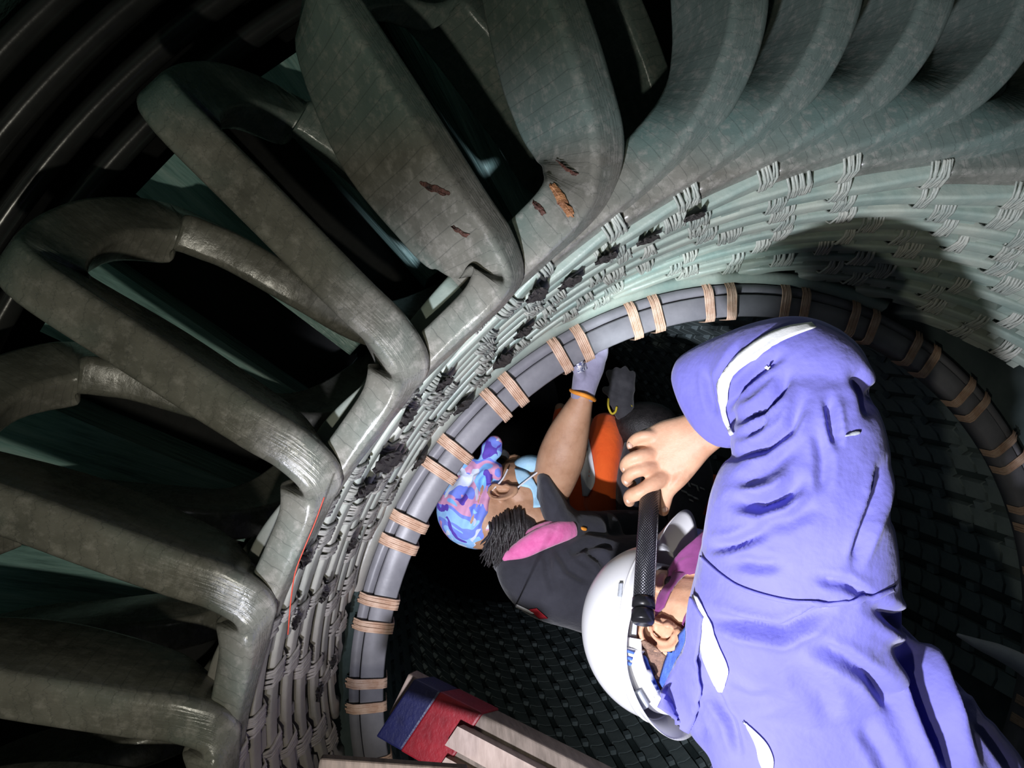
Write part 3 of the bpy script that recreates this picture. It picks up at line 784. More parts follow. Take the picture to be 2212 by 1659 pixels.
drape('side_slot', [(1341, 1262), (1338, 1290)], [(1348, 1262), (1345, 1294)], bvh_of([sh]), M_GREYP, hat, 6, 2, .004, .003, 1.10)

# ---------------------------------------------------------------- torch in the hand
T0 = P(1408, 990, 1.206); T1 = P(1388, 1345, 1.035)
tdir = (T1 - T0).normalized(); tl = (T1 - T0).length
ref = tdir.orthogonal().normalized(); bi = tdir.cross(ref)
torch = empty('torch', T1, 'long black knurled metal torch held upright in the hand of the worker in blue', 'torch')
def lathe(prof, seg=32):
    return loft([[T0 + tdir * s + (ref * math.cos(2 * math.pi * k / seg) + bi * math.sin(2 * math.pi * k / seg)) * r for k in range(seg)] for s, r in prof])
def m_knurl():
    m, nt, b = mat('knurled_black_metal'); co = obj_coord(nt, 'UV')
    b.inputs['Base Color'].default_value = (0.05, 0.05, 0.055, 1); b.inputs['Metallic'].default_value = 0.7; b.inputs['Roughness'].default_value = 0.26
    hs = []
    for rot in (0.9, -0.9):
        mp = node(nt, 'ShaderNodeMapping'); mp.inputs['Rotation'].default_value = (0, 0, rot); nt.links.new(co, mp.inputs['Vector'])
        w = node(nt, 'ShaderNodeTexWave', wave_type='BANDS', bands_direction='X'); w.inputs['Scale'].default_value = 95; nt.links.new(mp.outputs[0], w.inputs['Vector']); hs.append(w.outputs['Fac'])
    ad = node(nt, 'ShaderNodeMath', operation='MULTIPLY'); nt.links.new(hs[0], ad.inputs[0]); nt.links.new(hs[1], ad.inputs[1])
    bump(nt, b, ad.outputs[0], 0.8, 0.0015)
    return m
M_KNURL = m_knurl(); M_TORCH = simple('black_anodised', (0.010, 0.010, 0.012), (0.02, 0.02, 0.022), 30, 0.28, 0.3, 0.0)
TR = 0.0155
V, Fc = lathe([(0.0, TR), (tl - 0.035, TR)]); sg = 32
o = mesh('grip', V, Fc, M_KNURL, None, True, [((i // sg) * tl, (i % sg) / sg * 0.1) for i in range(len(V))]); adopt(o, torch)
V, Fc = lathe([(tl - 0.035, TR - .002), (tl - 0.034, TR + .001), (tl - 0.022, TR + .001), (tl - 0.021, TR - .001), (tl - 0.017, TR - .001), (tl - 0.016, TR + .0012), (tl - .002, TR + .0008), (tl, TR - .001)])
adopt(mesh('tail_cap', V, Fc, M_TORCH), torch)
V, Fc = lathe([(-0.045, TR + .008), (-0.043, TR + .010), (-0.02, TR + .008), (0.0, TR + .001), (0.004, TR)])
adopt(mesh('head', V, Fc, M_TORCH), torch)
V, Fc = lathe([(-0.0455, TR + .006), (-0.0445, TR + .006)])
adopt(mesh('lens', V, Fc, M_WHITEP), torch)


# ================================================================ kneeling person in black with bandana
wm = empty('person', P(1400, 1260, 1.70), 'person in black shirt and blue camouflage bandana reaching a grey glove to the ring', 'person')
k2 = cdir(-1, .05, .12).normalized(); f2 = cdir(.10, -.88, .45); f2 = (f2 - k2 * f2.dot(k2)).normalized(); s2 = k2.cross(f2)
if s2.dot(IMF) > 0: s2 = -s2
HC2 = P(1080, 1080, 1.64)
def G(f, k, s): return HC2 + f2 * f + k2 * k + s2 * s
sk = [blob(G(-0.015, 0.035, 0), f2 * 0.095, s2 * 0.075, k2 * 0.092), blob(G(0.022, -0.04, 0), f2 * 0.068, s2 * 0.062, k2 * 0.075),
      blob(G(0.045, -0.095, 0), f2 * 0.035, s2 * 0.04, k2 * 0.03), blob(G(0.09, -0.03, 0), f2 * 0.018, s2 * 0.013, k2 * 0.022),
      tube([G(-0.02, -0.05, 0), G(-0.040, -0.085, 0), G(-0.062, -0.105, 0)], [0.048, 0.044, 0.040], 14)]
sk += ear_parts(G(-0.006, -0.018, 0.070), f2, k2, (s2 - f2 * .2).normalized(), 0.060)
sk.append(limb([(1130, 1190, 1.67, 30, .04), (1200, 1240, 1.66, 60, .07), (1330, 1262, 1.67, 75, .08), (1500, 1268, 1.69, 80, .08)]))
sk.append(limb([(1140, 1110, 1.68, 36, .04), (1168, 1085, 1.655, 40, .042), (1192, 1050, 1.63, 44, .045), (1211, 992, 1.60, 51, .046), (1226, 945, 1.58, 46, .040), (1243, 900, 1.555, 35, .033), (1258, 860, 1.53, 24, .024), (1264, 835, 1.52, 22, .020)]))
body2 = fuse('body', sk, 0.004, M_SKIN2, wm, 4)
# bandana with folds and knot
bd = [blob(G(-0.012, 0.052, 0), f2 * 0.096, s2 * 0.086, k2 * 0.090, 28), blob(G(-0.052, 0.03, 0.0), f2 * 0.055, s2 * 0.06, k2 * 0.055, 18)]
bd.append(tube([P(1052, 1012, 1.60), P(1050, 995, 1.60), P(1062, 972, 1.60), P(1068, 958, 1.60)], [.034, .016, .024, .018], 14))
bd.append(tube([P(1030, 1010, 1.60), P(1008, 1004, 1.60), P(1022, 1028, 1.58)], [.016, .02, .012], 10))
band2 = fuse('bandana', bd, 0.004, M_BAND, wm, 4)
carve(band2, [([(1052, 1005), (1040, 1060), (1020, 1120), (1010, 1150)], 8, .010), ([(1060, 1000), (1070, 1050), (1060, 1110), (1035, 1150)], 7, .008),
              ([(1045, 1000), (1010, 1040), (985, 1090)], 8, .009), ([(1050, 985), (1060, 975)], 4, .004), ([(1085, 1040), (1082, 1080), (1060, 1130)], 6, .005)], .004, 16)
# hair below the bandana
hr = [blob(G(-0.070, -0.035, 0.01), f2 * 0.036, s2 * 0.052, k2 * 0.060)]
rnd = random.Random(5)
for i in range(300):
    t = rnd.random(); x0 = 1058 + 70 * t + rnd.uniform(-6, 6); y0 = 1118 - 12 * t + rnd.uniform(-10, 14)
    x1 = 1046 + 76 * t + rnd.uniform(-16, 16); y1 = 1198 + rnd.uniform(-26, 28)
    d = 1.565 + rnd.uniform(-.016, .02); bow = 10 + rnd.uniform(-8, 10)
    hr.append(tube([P(x0, y0, d + .016), P(x0 + bow * .3, y0 + (y1 - y0) * .35, d - .006), P((x0 + x1) / 2 + bow * .4, y0 + (y1 - y0) * .7, d - .004), P(x1, y1, d + rnd.uniform(-.01, .02))], [.0034, .0034, .003, .001], 5, 3))
adopt(mesh('hair', *merge(hr), M_HAIR), wm)
# mask, straps, glasses
V, Fc = blob(G(0.062, -0.070, 0), f2 * 0.034, s2 * 0.064, k2 * 0.046, 26)
mk = mesh('face_mask', V, Fc, M_MASK)
bm = bmesh.new(); bm.from_mesh(mk.data); bmesh.ops.delete(bm, geom=[v for v in bm.verts if (v.co - G(0.062, -0.06, 0)).dot(f2) < -0.022], context='VERTS'); bm.to_mesh(mk.data); bm.free(); adopt(mk, wm)
sd = mk.modifiers.new('t', 'SOLIDIFY'); sd.thickness = .002
drape('face_mask', [(1112, 1016), (1136, 1022), (1155, 1045), (1167, 1072), (1169, 1098)], [(1116, 1036), (1124, 1050), (1144, 1056), (1150, 1076), (1152, 1098)], bvh_of([body2]), M_MASK, wm, 18, 5, .006, .003, 1.57)
adopt(mesh('mask_strap', *tube([G(0.045, -0.025, 0.066), G(0.02, -0.015, 0.073), G(-0.004, 0.005, 0.078)], [.002] * 3, 6), M_WHITE), mk)
adopt(mesh('mask_strap', *tube([G(0.045, -0.098, 0.060), G(0.02, -0.07, 0.070), G(-0.004, -0.045, 0.078)], [.002] * 3, 6), M_WHITE), mk)
adopt(mesh('glasses_temple', *tube([G(0.090, 0.003, 0.064), G(0.05, 0.006, 0.074), G(0.015, 0.01, 0.077)], [.0035] * 3, 6), M_BAR), wm)
adopt(mesh('glasses_lens', *blob(G(0.095, -0.004, 0.03), f2 * .008, s2 * .036, k2 * .020), M_BLACK), wm)
# shirt
tk = [limb([(1222, 1150, 1.625, 52, .065), (1200, 1112, 1.608, 34, .062), (1186, 1070, 1.60, 27, .058), (1176, 1035, 1.598, 17, .05)], 5, 20),
      limb([(1168, 1160, 1.62, 26, .04), (1215, 1142, 1.625, 34, .05), (1275, 1150, 1.65, 44, .06)], 5, 20),
      limb([(1092, 1212, 1.63, 28, .045), (1125, 1222, 1.615, 72, .085), (1180, 1238, 1.61, 96, .105), (1250, 1252, 1.61, 104, .115), (1340, 1268, 1.63, 112, .12), (1480, 1270, 1.67, 122, .12), (1650, 1265, 1.72, 130, .13), (1790, 1230, 1.77, 125, .13)], 6, 32),
      limb([(1130, 1160, 1.68, 62, .07), (1146, 1108, 1.66, 58, .066), (1168, 1082, 1.645, 53, .060), (1184, 1068, 1.635, 51, .058)], 5, 26),
      limb([(1180, 1200, 1.68, 60, .07), (1240, 1165, 1.70, 60, .07), (1310, 1160, 1.72, 55, .06)], 5, 22),
      limb([(1220, 1190, 1.74, 60, .06), (1300, 1165, 1.78, 60, .06), (1420, 1160, 1.80, 55, .05)], 5, 22),
      limb([(1780, 1230, 1.76, 80, .09), (1660, 1120, 1.85, 75, .08), (1780, 1000, 1.95, 65, .07)], 5, 22)]
tee = fuse('shirt', tk, 0.006, M_TEE, wm, 4)
carve(tee, [([(1200, 1180), (1230, 1230), (1280, 1260)], 9, .010), ([(1180, 1190), (1185, 1240), (1200, 1290)], 9, .008), ([(1260, 1180), (1300, 1210), (1330, 1260)], 10, .010), ([(1230, 1200), (1270, 1175), (1330, 1180)], 8, .010), ([(1180, 1060), (1195, 1090)], 4, .004)], .004, 10)
TB = bvh_of([tee])
drape('shirt_lettering', [(1113, 1308), (1130, 1316), (1150, 1324)], [(1117, 1303), (1134, 1311), (1156, 1322)], TB, M_WHITE, tee, 10, 2, .003)
drape('shirt_badge', [(1144, 1314), (1160, 1312)], [(1166, 1334), (1184, 1333)], TB, M_RED, tee, 6, 4, .003)
# grey glove on the ring, orange cuff
gp = [limb([(1258, 858, 1.53, 26, .024), (1262, 838, 1.525, 27, .024), (1268, 812, 1.52, 30, .024), (1278, 786, 1.515, 30, .021), (1290, 764, 1.50, 22, .018)], 5, 20)]
for i, (x, y) in enumerate(((1270, 768), (1282, 764), (1292, 760), (1300, 758))):
    gp.append(tube([P(x, y + 14, 1.51), P(x + 3, y - 4, 1.495), P(x + 2, y - 22, 1.505), P(x - 2, y - 30, 1.525)], [.012, .0115, .011, .010], 8))
gp.append(tube([P(1256, 815, 1.505), P(1248, 795, 1.49), P(1250, 776, 1.485)], [.013, .012, .010], 8))
gl = fuse('glove', gp, 0.0035, M_GLOVE, wm, 3)
GB = bvh_of([gl])
adopt(mesh('glove_cuff', *tube([P(1234, 843, 1.53), P(1243, 848, 1.505), P(1260, 853, 1.492), P(1276, 859, 1.502), P(1284, 864, 1.53)], [.0045] * 5, 8), M_OCUFF), gl)
def m_print():
    m, nt, b = mat('printed_glove_patch'); co = obj_coord(nt)
    nt.links.new(ramp(nt, noise_tex(nt, 90, 2, 0.5, co), [(0, (0.10, 0.11, 0.2)), (0.45, (0.55, 0.56, 0.62)), (0.55, (0.12, 0.13, 0.25)), (0.62, (0.65, 0.62, 0.6))], 'CONSTANT'), b.inputs['Base Color'])
    return m
drape('glove_print', [(1243, 780), (1248, 806)], [(1262, 772), (1268, 798)], GB, m_print(), gl, 8, 6, .002)
# pink towel round the neck
tw = empty('towel', P(1170, 1180, 1.58), 'bright pink terry towel draped around the neck of the person in the bandana', 'towel')
tp = [limb([(1092, 1204, 1.565, 9, .012), (1125, 1188, 1.545, 20, .016), (1165, 1166, 1.535, 24, .018), (1205, 1150, 1.545, 24, .018), (1236, 1144, 1.565, 20, .014)], 6, 18),
      limb([(1110, 1176, 1.575, 8, .012), (1150, 1152, 1.555, 13, .014), (1190, 1138, 1.555, 14, .014), (1230, 1136, 1.575, 12, .012)], 6, 16),
      limb([(1186, 1136, 1.60, 14, .01), (1204, 1122, 1.60, 11, .01)], 4, 12)]
twm = fuse('towel_cloth', tp, 0.003, M_PINK, tw, 2)
adopt(mesh('earplug_cord', *tube([P(1246, 1142, 1.58), P(1256, 1142, 1.575), P(1264, 1143, 1.58)], [.004, .0045, .004], 8), M_OCUFF), wm)

# ================================================================ person in the orange coverall, further in
og = empty('person', P(1450, 1110, 2.05), 'crouching person in orange coverall with white bands, behind the reaching bare arm', 'person')
ok = [limb([(1308, 912, 1.955, 30, .05), (1309, 930, 1.95, 36, .065), (1309, 970, 1.94, 39, .075), (1306, 1020, 1.94, 34, .08), (1305, 1075, 1.97, 45, .085)], 5, 24),
      limb([(1212, 892, 2.12, 16, .04), (1214, 930, 2.11, 24, .06), (1222, 985, 2.09, 36, .07), (1262, 1060, 2.06, 62, .09), (1330, 1085, 2.03, 76, .10), (1450, 1105, 2.05, 90, .11), (1620, 1130, 2.08, 95, .11)], 5, 26),
      limb([(1600, 1120, 2.08, 80, .09), (1680, 1040, 2.08, 70, .08), (1640, 960, 2.08, 50, .06)], 5, 20)]
ocv = fuse('coverall', ok, 0.006, M_ORANGE, og, 4)
OB = bvh_of([ocv])
drape('reflective_band', [(1262, 948), (1252, 1000), (1258, 1050), (1262, 1072)], [(1273, 940), (1284, 1000), (1287, 1040), (1272, 1072)], OB, M_WHITE, ocv, 16, 4, .004, .002, 1.95)
drape('reflective_band', [(1340, 930), (1346, 942)], [(1350, 934), (1350, 942)], OB, M_WHITE, ocv, 4, 2, .004, .002, 1.95)
ob = [limb([(1210, 880, 2.12, 12, .03), (1225, 960, 2.11, 22, .04), (1320, 1075, 2.06, 40, .06), (1450, 1105, 2.07, 50, .06)]), blob(P(1238, 925, 2.24), IMR * .07, IMD * .06, IMF * .07), limb([(1238, 935, 2.24, 30, .04), (1230, 985, 2.14, 26, .04)]),
      limb([(1320, 960, 1.97, 20, .03), (1345, 915, 1.93, 14, .02), (1345, 880, 1.90, 13, .018)])]
fuse('body', ob, 0.006, M_SKIN2, og, 3)
dg = [limb([(1352, 905, 1.91, 17, .022), (1346, 880, 1.90, 24, .026), (1342, 850, 1.89, 27, .024), (1345, 825, 1.89, 26, .02)], 5, 18)]
for i, (x, y, x2, y2) in enumerate(((1326, 832, 1316, 806), (1338, 824, 1332, 800), (1350, 824, 1350, 798), (1362, 832, 1366, 808), (1324, 858, 1308, 842))):
    dg.append(tube([P(x, y + 10, 1.885), P(x, y - 4, 1.875), P(x2, y2, 1.885)], [.013, .012, .010], 8))
dgl = fuse('glove', dg, 0.004, M_DGLOVE, og, 3)
adopt(mesh('glove_cuff', *tube([P(1314, 862, 1.875), P(1314, 878, 1.87), P(1321, 893, 1.87), P(1329, 890, 1.87), P(1332, 880, 1.872)], [.003] * 5, 6), M_YCUFF), dgl)
adopt(mesh('glove_cuff', *tube([P(1358, 872, 1.875), P(1364, 877, 1.88)], [.003] * 2, 6), M_YCUFF), dgl)

# ================================================================ person in dark shirt behind the torch hand
dk = empty('person', P(1520, 1150, 1.92), 'person in dark printed shirt with orange sleeve hem, half hidden behind the torch hand', 'person')
dkk = [limb([(1385, 965, 1.93, 40, .06), (1392, 1020, 1.91, 62, .09), (1410, 1100, 1.90, 78, .10), (1460, 1180, 1.92, 90, .11), (1600, 1240, 1.97, 100, .11), (1740, 1180, 2.0, 95, .11)], 5, 24),
       limb([(1480, 985, 1.82, 42, .05), (1496, 1030, 1.79, 44, .05), (1488, 1080, 1.765, 38, .045), (1474, 1132, 1.75, 33, .040)], 5, 22)]
ds = fuse('shirt', dkk, 0.006, M_TEE, dk, 4)
DB = bvh_of([ds])
drape('sleeve_hem', [(1441, 1134), (1470, 1130), (1503, 1137)], [(1441, 1140), (1470, 1136), (1503, 1143)], DB, M_OCUFF, ds, 14, 2, .004, .002, 1.72)
db = [limb([(1478, 1100, 1.76, 26, .03), (1472, 1150, 1.755, 28, .034), (1470, 1200, 1.77, 26, .03), (1490, 1270, 1.80, 22, .025)]), limb([(1390, 985, 1.93, 30, .04), (1400, 1060, 1.92, 40, .05), (1440, 1170, 1.93, 50, .06), (1560, 1225, 1.97, 60, .06)]),
      blob(P(1398, 925, 1.93), IMR * .075, IMD * .06, IMF * .07), limb([(1450, 1000, 1.86, 30, .03), (1490, 1040, 1.80, 30, .03), (1478, 1110, 1.765, 24, .03)])]
fuse('body', db, 0.006, M_SKIN2, dk, 3)
V, Fc = blob(P(1394, 918, 1.925), IMR * .085, IMD * .062, IMF * .078); adopt(mesh('hair', V, Fc, M_HAIR), dk)
for (x, y, w_, h_) in ((1484, 1040, 5, 12), (1492, 1044, 10, 4), (1502, 1048, 4, 13), (1510, 1052, 9, 4), (1472, 1058, 12, 5), (1484, 1066, 11, 5), (1496, 1072, 10, 5), (1488, 1078, 8, 4)):
    q = 0.55
    drape('shirt_lettering', [(x, y), (x + h_ * .3, y + h_)], [(x + w_, y + w_ * .4), (x + w_ + h_ * .3, y + h_ + w_ * .4)], DB, M_SLATE, ds, 3, 2, .004, .002, 1.75)

# ================================================================ timber and taped beam
def m_wood(name, c1, c2, ang=0.0):
    m, nt, b = mat(name); co = obj_coord(nt)
    mp = node(nt, 'ShaderNodeMapping'); mp.inputs['Scale'].default_value = (9, 9, 50); nt.links.new(co, mp.inputs['Vector'])
    f = noise_tex(nt, 2.5, 5, 0.6, vec=mp.outputs[0]); g = noise_tex(nt, 9, 4, 0.7, co)
    cc = ramp(nt, f, [(0.3, c1), (0.7, c2)]); cc = mix(nt, ramp(nt, g, [(0.55, (0, 0, 0)), (0.75, (0.6, 0.6, 0.6))]), cc, (0.10, 0.075, 0.06))
    nt.links.new(cc, b.inputs['Base Color']); b.inputs['Roughness'].default_value = 0.8
    bump(nt, b, f, 0.4, 0.004); return m
M_WOOD = m_wood('weathered_timber', (0.075, 0.058, 0.044), (0.15, 0.118, 0.095)); M_WOODL = m_wood('pale_timber', (0.22, 0.165, 0.135), (0.32, 0.25, 0.21))
def prism(name, A, B, along, dA, dB, L, thick, mt, parent, bev=0.003):
    """board whose end edge runs A-B (px), continuing along a px direction for L metres, thick metres deep"""
    a = P(*A, dA); b = P(*B, dA); e = P(A[0] + along[0], A[1] + along[1], dB) - a; e = e.normalized() * L
    t = (b - a).cross(e).normalized(); t = t if t.dot(IMF) > 0 else -t
    V, Fc = box_mesh((a + b + e) / 2 + t * thick / 2, (b - a) / 2, e / 2, t * thick / 2)
    o = mesh(name, V, Fc, mt, None, False); flip_out(o); adopt(o, parent)
    m = o.modifiers.new('b', 'BEVEL'); m.width = bev; m.segments = 2
    return o, a, b, e, t
beam = empty('taped_beam', P(1100, 1640, 1.2), 'wooden beam end wrapped in blue and red tape leaning inside the ring', 'beam')
_, A_, B_, E_, T_ = prism('timber', (818, 1590), (898, 1470), (225, 128), 1.26, 1.16, 0.75, 0.06, M_WOOD, beam)
def sleeve(name, f0, f1, mt, g=0.003):
    L = E_.length; u = E_.normalized(); c = A_ + u * (f0 + f1) / 2 + (B_ - A_) / 2 + T_ * 0.03
    V, Fc = box_mesh(c, (B_ - A_) / 2 * (1 + g * 16), u * (f1 - f0) / 2, T_ * (0.03 + g))
    o = mesh(name, V, Fc, mt, None, False); flip_out(o); adopt(o, beam); m = o.modifiers.new('b', 'BEVEL'); m.width = .004; m.segments = 2
M_BTAPE = simple('blue_tape', (0.003, 0.004, 0.030), (0.006, 0.008, 0.052), 30, 0.5, 0, 0.3, 0.004); M_RTAPE = simple('red_tape', (0.12, 0.002, 0.006), (0.19, 0.004, 0.010), 30, 0.5, 0, 0.3, 0.004)
sleeve('blue_tape', -0.004, 0.052, M_BTAPE); sleeve('red_tape', 0.050, 0.136, M_RTAPE, .0036)
u = E_.normalized()
V, Fc = box_mesh(A_ + u * 0.40 + (B_ - A_) * 0.60 - T_ * 0.012, (B_ - A_) * 0.16, u * 0.28, T_ * 0.014)
o = mesh('batten', V, Fc, M_WOODL, None, False); flip_out(o); adopt(o, beam)
V, Fc = box_mesh(A_ + u * 0.33 + (B_ - A_) * 0.16 - T_ * 0.006, (B_ - A_) * 0.11, u * 0.20, T_ * 0.012)
o = mesh('batten', V, Fc, M_WOODL, None, False); flip_out(o); adopt(o, beam)
pk = empty('plank', P(860, 1500, 1.33), 'short pale plank showing behind the blue taped end of the beam', 'plank')
prism('board', (838, 1545), (882, 1455), (160, 90), 1.335, 1.28, 0.35, 0.035, M_WOODL, pk)
pk2 = empty('plank', P(860, 1700, 0.95), 'rough brown plank cut off by the bottom edge of the picture', 'plank')
prism('board', (676, 1720), (690, 1640), (560, 40), 0.95, 0.95, 0.19, 0.016, m_wood('dark_rough_timber', (0.05, 0.035, 0.022), (0.11, 0.08, 0.055)), pk2)

# pale curved hose on the floor of the bore
hs = tube([P(2070, 1372, 1.66), P(2115, 1392, 1.64), P(2165, 1412, 1.62), P(2230, 1450, 1.60), P(2330, 1540, 1.58)], [.004, .012, .018, .022, .022], 12)
ho = mesh('hose', *hs, M_GREYP); tag(ho, 'pale grey curved hose lying on the dark bore floor at the right', 'hose')

# ================================================================ behind the loops: bus rings, support brackets
for i, (r, z) in enumerate(((1.545, 0.06), (1.600, 0.10), (1.655, 0.14), (1.705, 0.18))):
    o = revolve([(r + .020 * math.cos(q * math.pi / 6), z + .026 * math.sin(q * math.pi / 6)) for q in range(12)], -25, 125, 90, 'bus_ring', M_BLACK, None, None, True)
    tag(o, ['innermost glossy black bus ring beyond the coil loops at upper left', 'second glossy black bus ring out from the coil loops at upper left', 'third glossy black bus ring out from the coil loops at upper left', 'outermost glossy black bus ring at the upper left corner'][i], 'bus ring', 'bus rings')
def bracket_mesh():
    V = []; Fc = []
    for (r0, r1, t0, t1, z0, z1) in ((1.04, 1.50, -1.6, 3.2, -.10, .05),):
        for (z, sh) in ((z0, 0), (z1, .01)):
            for (r, t) in ((r0 + sh, t0), (r1 - sh, t0 - .6), (r1 - sh, t1 + .6), (r0 + sh, t1)):
                V.append(Cyl(r, t, z) - Vector((0, 0, O.z)))
        Fc += [(3, 2, 1, 0), (4, 5, 6, 7), (0, 1, 5, 4), (1, 2, 6, 5), (2, 3, 7, 6), (3, 0, 4, 7)]
    me = bpy.data.meshes.new('bracket_plate'); me.from_pydata([tuple(p) for p in V], [], Fc); me.materials.append(M_TEALS); me.update(); return me
def m_streak():
    m, nt, b = mat('brushed_teal_varnish'); co = obj_coord(nt)
    mp = node(nt, 'ShaderNodeMapping'); mp.inputs['Scale'].default_value = (70, 70, 6); nt.links.new(co, mp.inputs['Vector'])
    f = noise_tex(nt, 1.0, 4, 0.6, vec=mp.outputs[0])
    nt.links.new(ramp(nt, f, [(0.25, (0.05, 0.11, 0.10)), (0.5, (0.25, 0.43, 0.40)), (0.75, (0.42, 0.58, 0.54))]), b.inputs['Base Color'])
    b.inputs['Roughness'].default_value = 0.35; bump(nt, b, f, 0.7, 0.012); return m
M_TEALS = m_streak(); ME_BRK = bracket_mesh()
BL = {2: 'teal bracket in the dark gap above the lowest coil loop at bottom left', 3: 'teal bracket in the gap under the coil loop at the left edge, low down', 4: 'teal bracket glimpsed beyond the left edge coil loop, under the long loop end',
      5: 'streaked teal bracket between the two long coils with rounded loop ends', 6: 'streaked teal bracket above the free-standing loop end at upper left', 7: 'dark teal bracket left of the rust-patched coil', 8: 'dark teal bracket behind the rust-patched coil'}
for i in BL:
    th = COILS[i][0]; g = COILS[i + 1][0] - th
    root = empty('support_bracket', (0, 0, O.z), BL[i], 'bracket', 'support brackets behind the coil loops')
    root.rotation_euler = (0, math.radians(th + g * 0.5 + 2.6), 0)
    link(bpy.data.objects.new('bracket_plate', ME_BRK), root)

# worn patches on the coils, torn flaps of dark tape in the basket
bpy.context.view_layer.update()
def coil_bvh(i):
    V = []; Fc = []
    for ch in COIL_ROOTS[i].children:
        if ch.name.startswith(('loop', 'basket_bar')):
            mw = ch.matrix_world; b0 = len(V); V += [mw @ v.co for v in ch.data.vertices]; Fc += [tuple(b0 + k for k in p.vertices) for p in ch.data.polygons]
    return BVHTree.FromPolygons(V, Fc)
M_RUST = simple('rusty_bare_insulation', (0.10, 0.030, 0.012), (0.50, 0.24, 0.10), 60, 0.5, 0, 0.8, 0.004)
M_DRUST = simple('dark_scar', (0.02, 0.014, 0.010), (0.16, 0.06, 0.04), 70, 0.6, 0, 0.8, 0.004)
def patch(i, pts, mt, root):
    """irregular worn spot lying on coil i"""
    bv = coil_bvh(i); c = (sum(p[0] for p in pts) / len(pts), sum(p[1] for p in pts) / len(pts))
    rn = random.Random(int(c[0] * 7 + c[1])); ring = []
    n = len(pts)
    for k in range(n * 5):
        a = pts[k // 5]; b = pts[(k // 5 + 1) % n]; t = (k % 5) / 5
        j = 2.2
        ring.append((a[0] + (b[0] - a[0]) * t + rn.uniform(-j, j), a[1] + (b[1] - a[1]) * t + rn.uniform(-j, j)))
    V = []
    for x, y in ring:
        h = cast(bv, x, y, 0.0012)
        if h is None: return
        V.append(h)
    h = cast(bv, c[0], c[1], 0.0025)
    if h is None: return
    m = len(V)
    for x, y in ring:
        h2 = cast(bv, c[0] + (x - c[0]) * .5, c[1] + (y - c[1]) * .5, 0.0025); V.append(h2 or h)
    V.append(h)
    if max((q - h).length for q in V) > 0.2: return
    Fc = [(k, (k + 1) % m, (k + 1) % m + m, k + m) for k in range(m)] + [(k + m, (k + 1) % m + m, 2 * m) for k in range(m)]
    o = mesh('worn_patch', V, Fc, mt); o.parent = root; o.matrix_parent_inverse = root.matrix_world.inverted()
patch(8, [(1185, 400), (1200, 396), (1222, 430), (1238, 455), (1240, 470), (1225, 468), (1205, 440)], M_RUST, COIL_ROOTS[8])
patch(8, [(1200, 345), (1212, 350), (1238, 372), (1250, 378), (1240, 382), (1215, 362)], M_DRUST, COIL_ROOTS[8])
patch(8, [(1150, 432), (1168, 445), (1180, 462), (1170, 466), (1155, 448)], M_DRUST, COIL_ROOTS[8])
patch(8, [(1160, 392), (1172, 400), (1178, 420), (1166, 414)], M_DRUST, COIL_ROOTS[8])
patch(7, [(905, 392), (925, 396), (958, 406), (975, 418), (960, 422), (925, 412)], M_DRUST, COIL_ROOTS[7])
patch(7, [(972, 486), (990, 492), (1016, 506), (1008, 512), (985, 500)], M_DRUST, COIL_ROOTS[7])
def on_cone(px, py, lift=0.006):
    camp = camo.matrix_world.translation; dr = (P(px, py, 1.0) - camp).normalized(); t = 0.5
    while t < 2.4:
        w = camp + dr * t; z = -w.y; r = math.hypot(w.x, w.z - O.z)
        if z < 0.5 and r > rz(max(z, 0)) - lift: return w
        t += 0.004
    return None
M_FLAP = simple('torn_black_tape', (0.012, 0.011, 0.010), (0.05, 0.045, 0.04), 40, 0.7, 0, 0.6, 0.006)
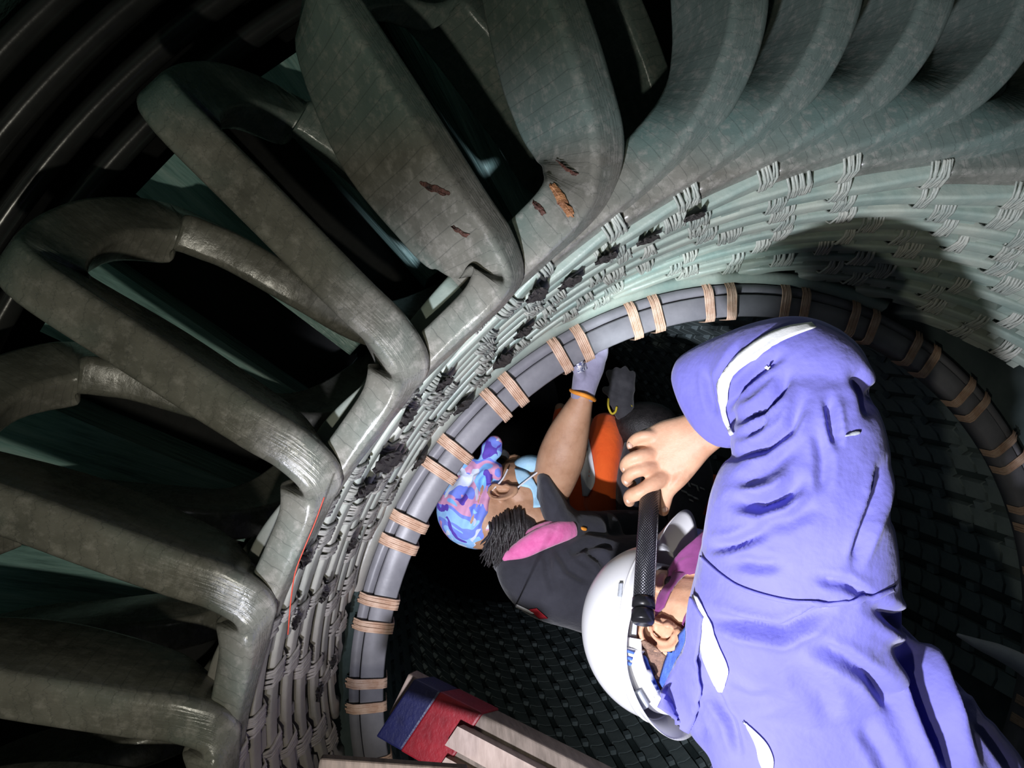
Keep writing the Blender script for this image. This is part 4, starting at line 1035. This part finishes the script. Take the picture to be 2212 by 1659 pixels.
for i, (x, y, dx, dy, w_) in enumerate(((838, 1000, -60, 40, 34), (790, 1062, -40, 30, 20), (1160, 640, -45, 25, 22), (1085, 782, -40, 28, 22), (1232, 612, -50, 26, 16), (935, 962, -36, 30, 14), (1000, 880, -40, 34, 16), (880, 905, -34, 36, 22), (960, 830, -36, 30, 16),
                                         (640, 1345, -12, 30, 16), (700, 1290, -14, 26, 12), (1310, 560, -46, 24, 14), (1400, 520, -50, 20, 12), (905, 1000, -30, 32, 12), (1130, 720, -40, 24, 14), (660, 1210, -18, 40, 18), (720, 1430, -8, 30, 10), (690, 1500, -6, 34, 12), (1500, 470, -46, 18, 12), (760, 1180, -18, 30, 12))):
    rn = random.Random(i * 3 + 1); V = []; Fc = []; n = 9; m = 4; okk = True
    px_, py_ = -dy, dx; L = math.hypot(dx, dy); px_ /= L; py_ /= L
    for a in range(n + 1):
        for b in range(m + 1):
            ww = w_ * (0.35 + 0.65 * math.sin(math.pi * min(1, (a + .6) / n))) * (b / m - .5) * (1 + rn.uniform(-.25, .25)) + rn.uniform(-2, 2)
            h = on_cone(x + dx * (a / n - .5) + px_ * ww, y + dy * (a / n - .5) + py_ * ww, 0.008 + 0.012 * abs(b / m - .2) * rn.random())
            if h is None: okk = False; break
            V.append(h)
        if not okk: break
    if not okk: continue
    for a in range(n):
        for b in range(m): k = a * (m + 1) + b; Fc.append((k, k + 1, k + m + 2, k + m + 1))
    th = math.degrees(math.atan2(V[20].x, V[20].z - O.z)); z = -V[20].y
    want = th + 13 + (0.412 - z) / 0.005
    j = min(range(len(COILS)), key=lambda q: abs(COILS[q][0] - want))
    o = mesh('torn_tape', V, Fc, M_FLAP, None, False); o.parent = COIL_ROOTS[j]; o.matrix_parent_inverse = COIL_ROOTS[j].matrix_world.inverted()
    sd = o.modifiers.new('t', 'SOLIDIFY'); sd.thickness = .0015
# thin red thread across the knees
rt = mesh('thread', *tube([on_cone(x, y, .03) for x, y in ((700, 1075), (680, 1130), (655, 1190), (637, 1240), (628, 1300), (622, 1370))], [.0008] * 6, 6), simple('red_thread', (0.4, 0.04, 0.02), (0.5, 0.06, 0.03), 30, 0.6))
tag(rt, 'thin red thread hanging across the pale bars beside the left coil knees', 'thread')

# light of the torch itself
tb = spot('torch_beam', T0 - tdir * 0.052, T0 - tdir * 1.0, 6, (0.85, 0.95, 1.0), 70, 0.6, 0.012)
adopt(tb, torch)
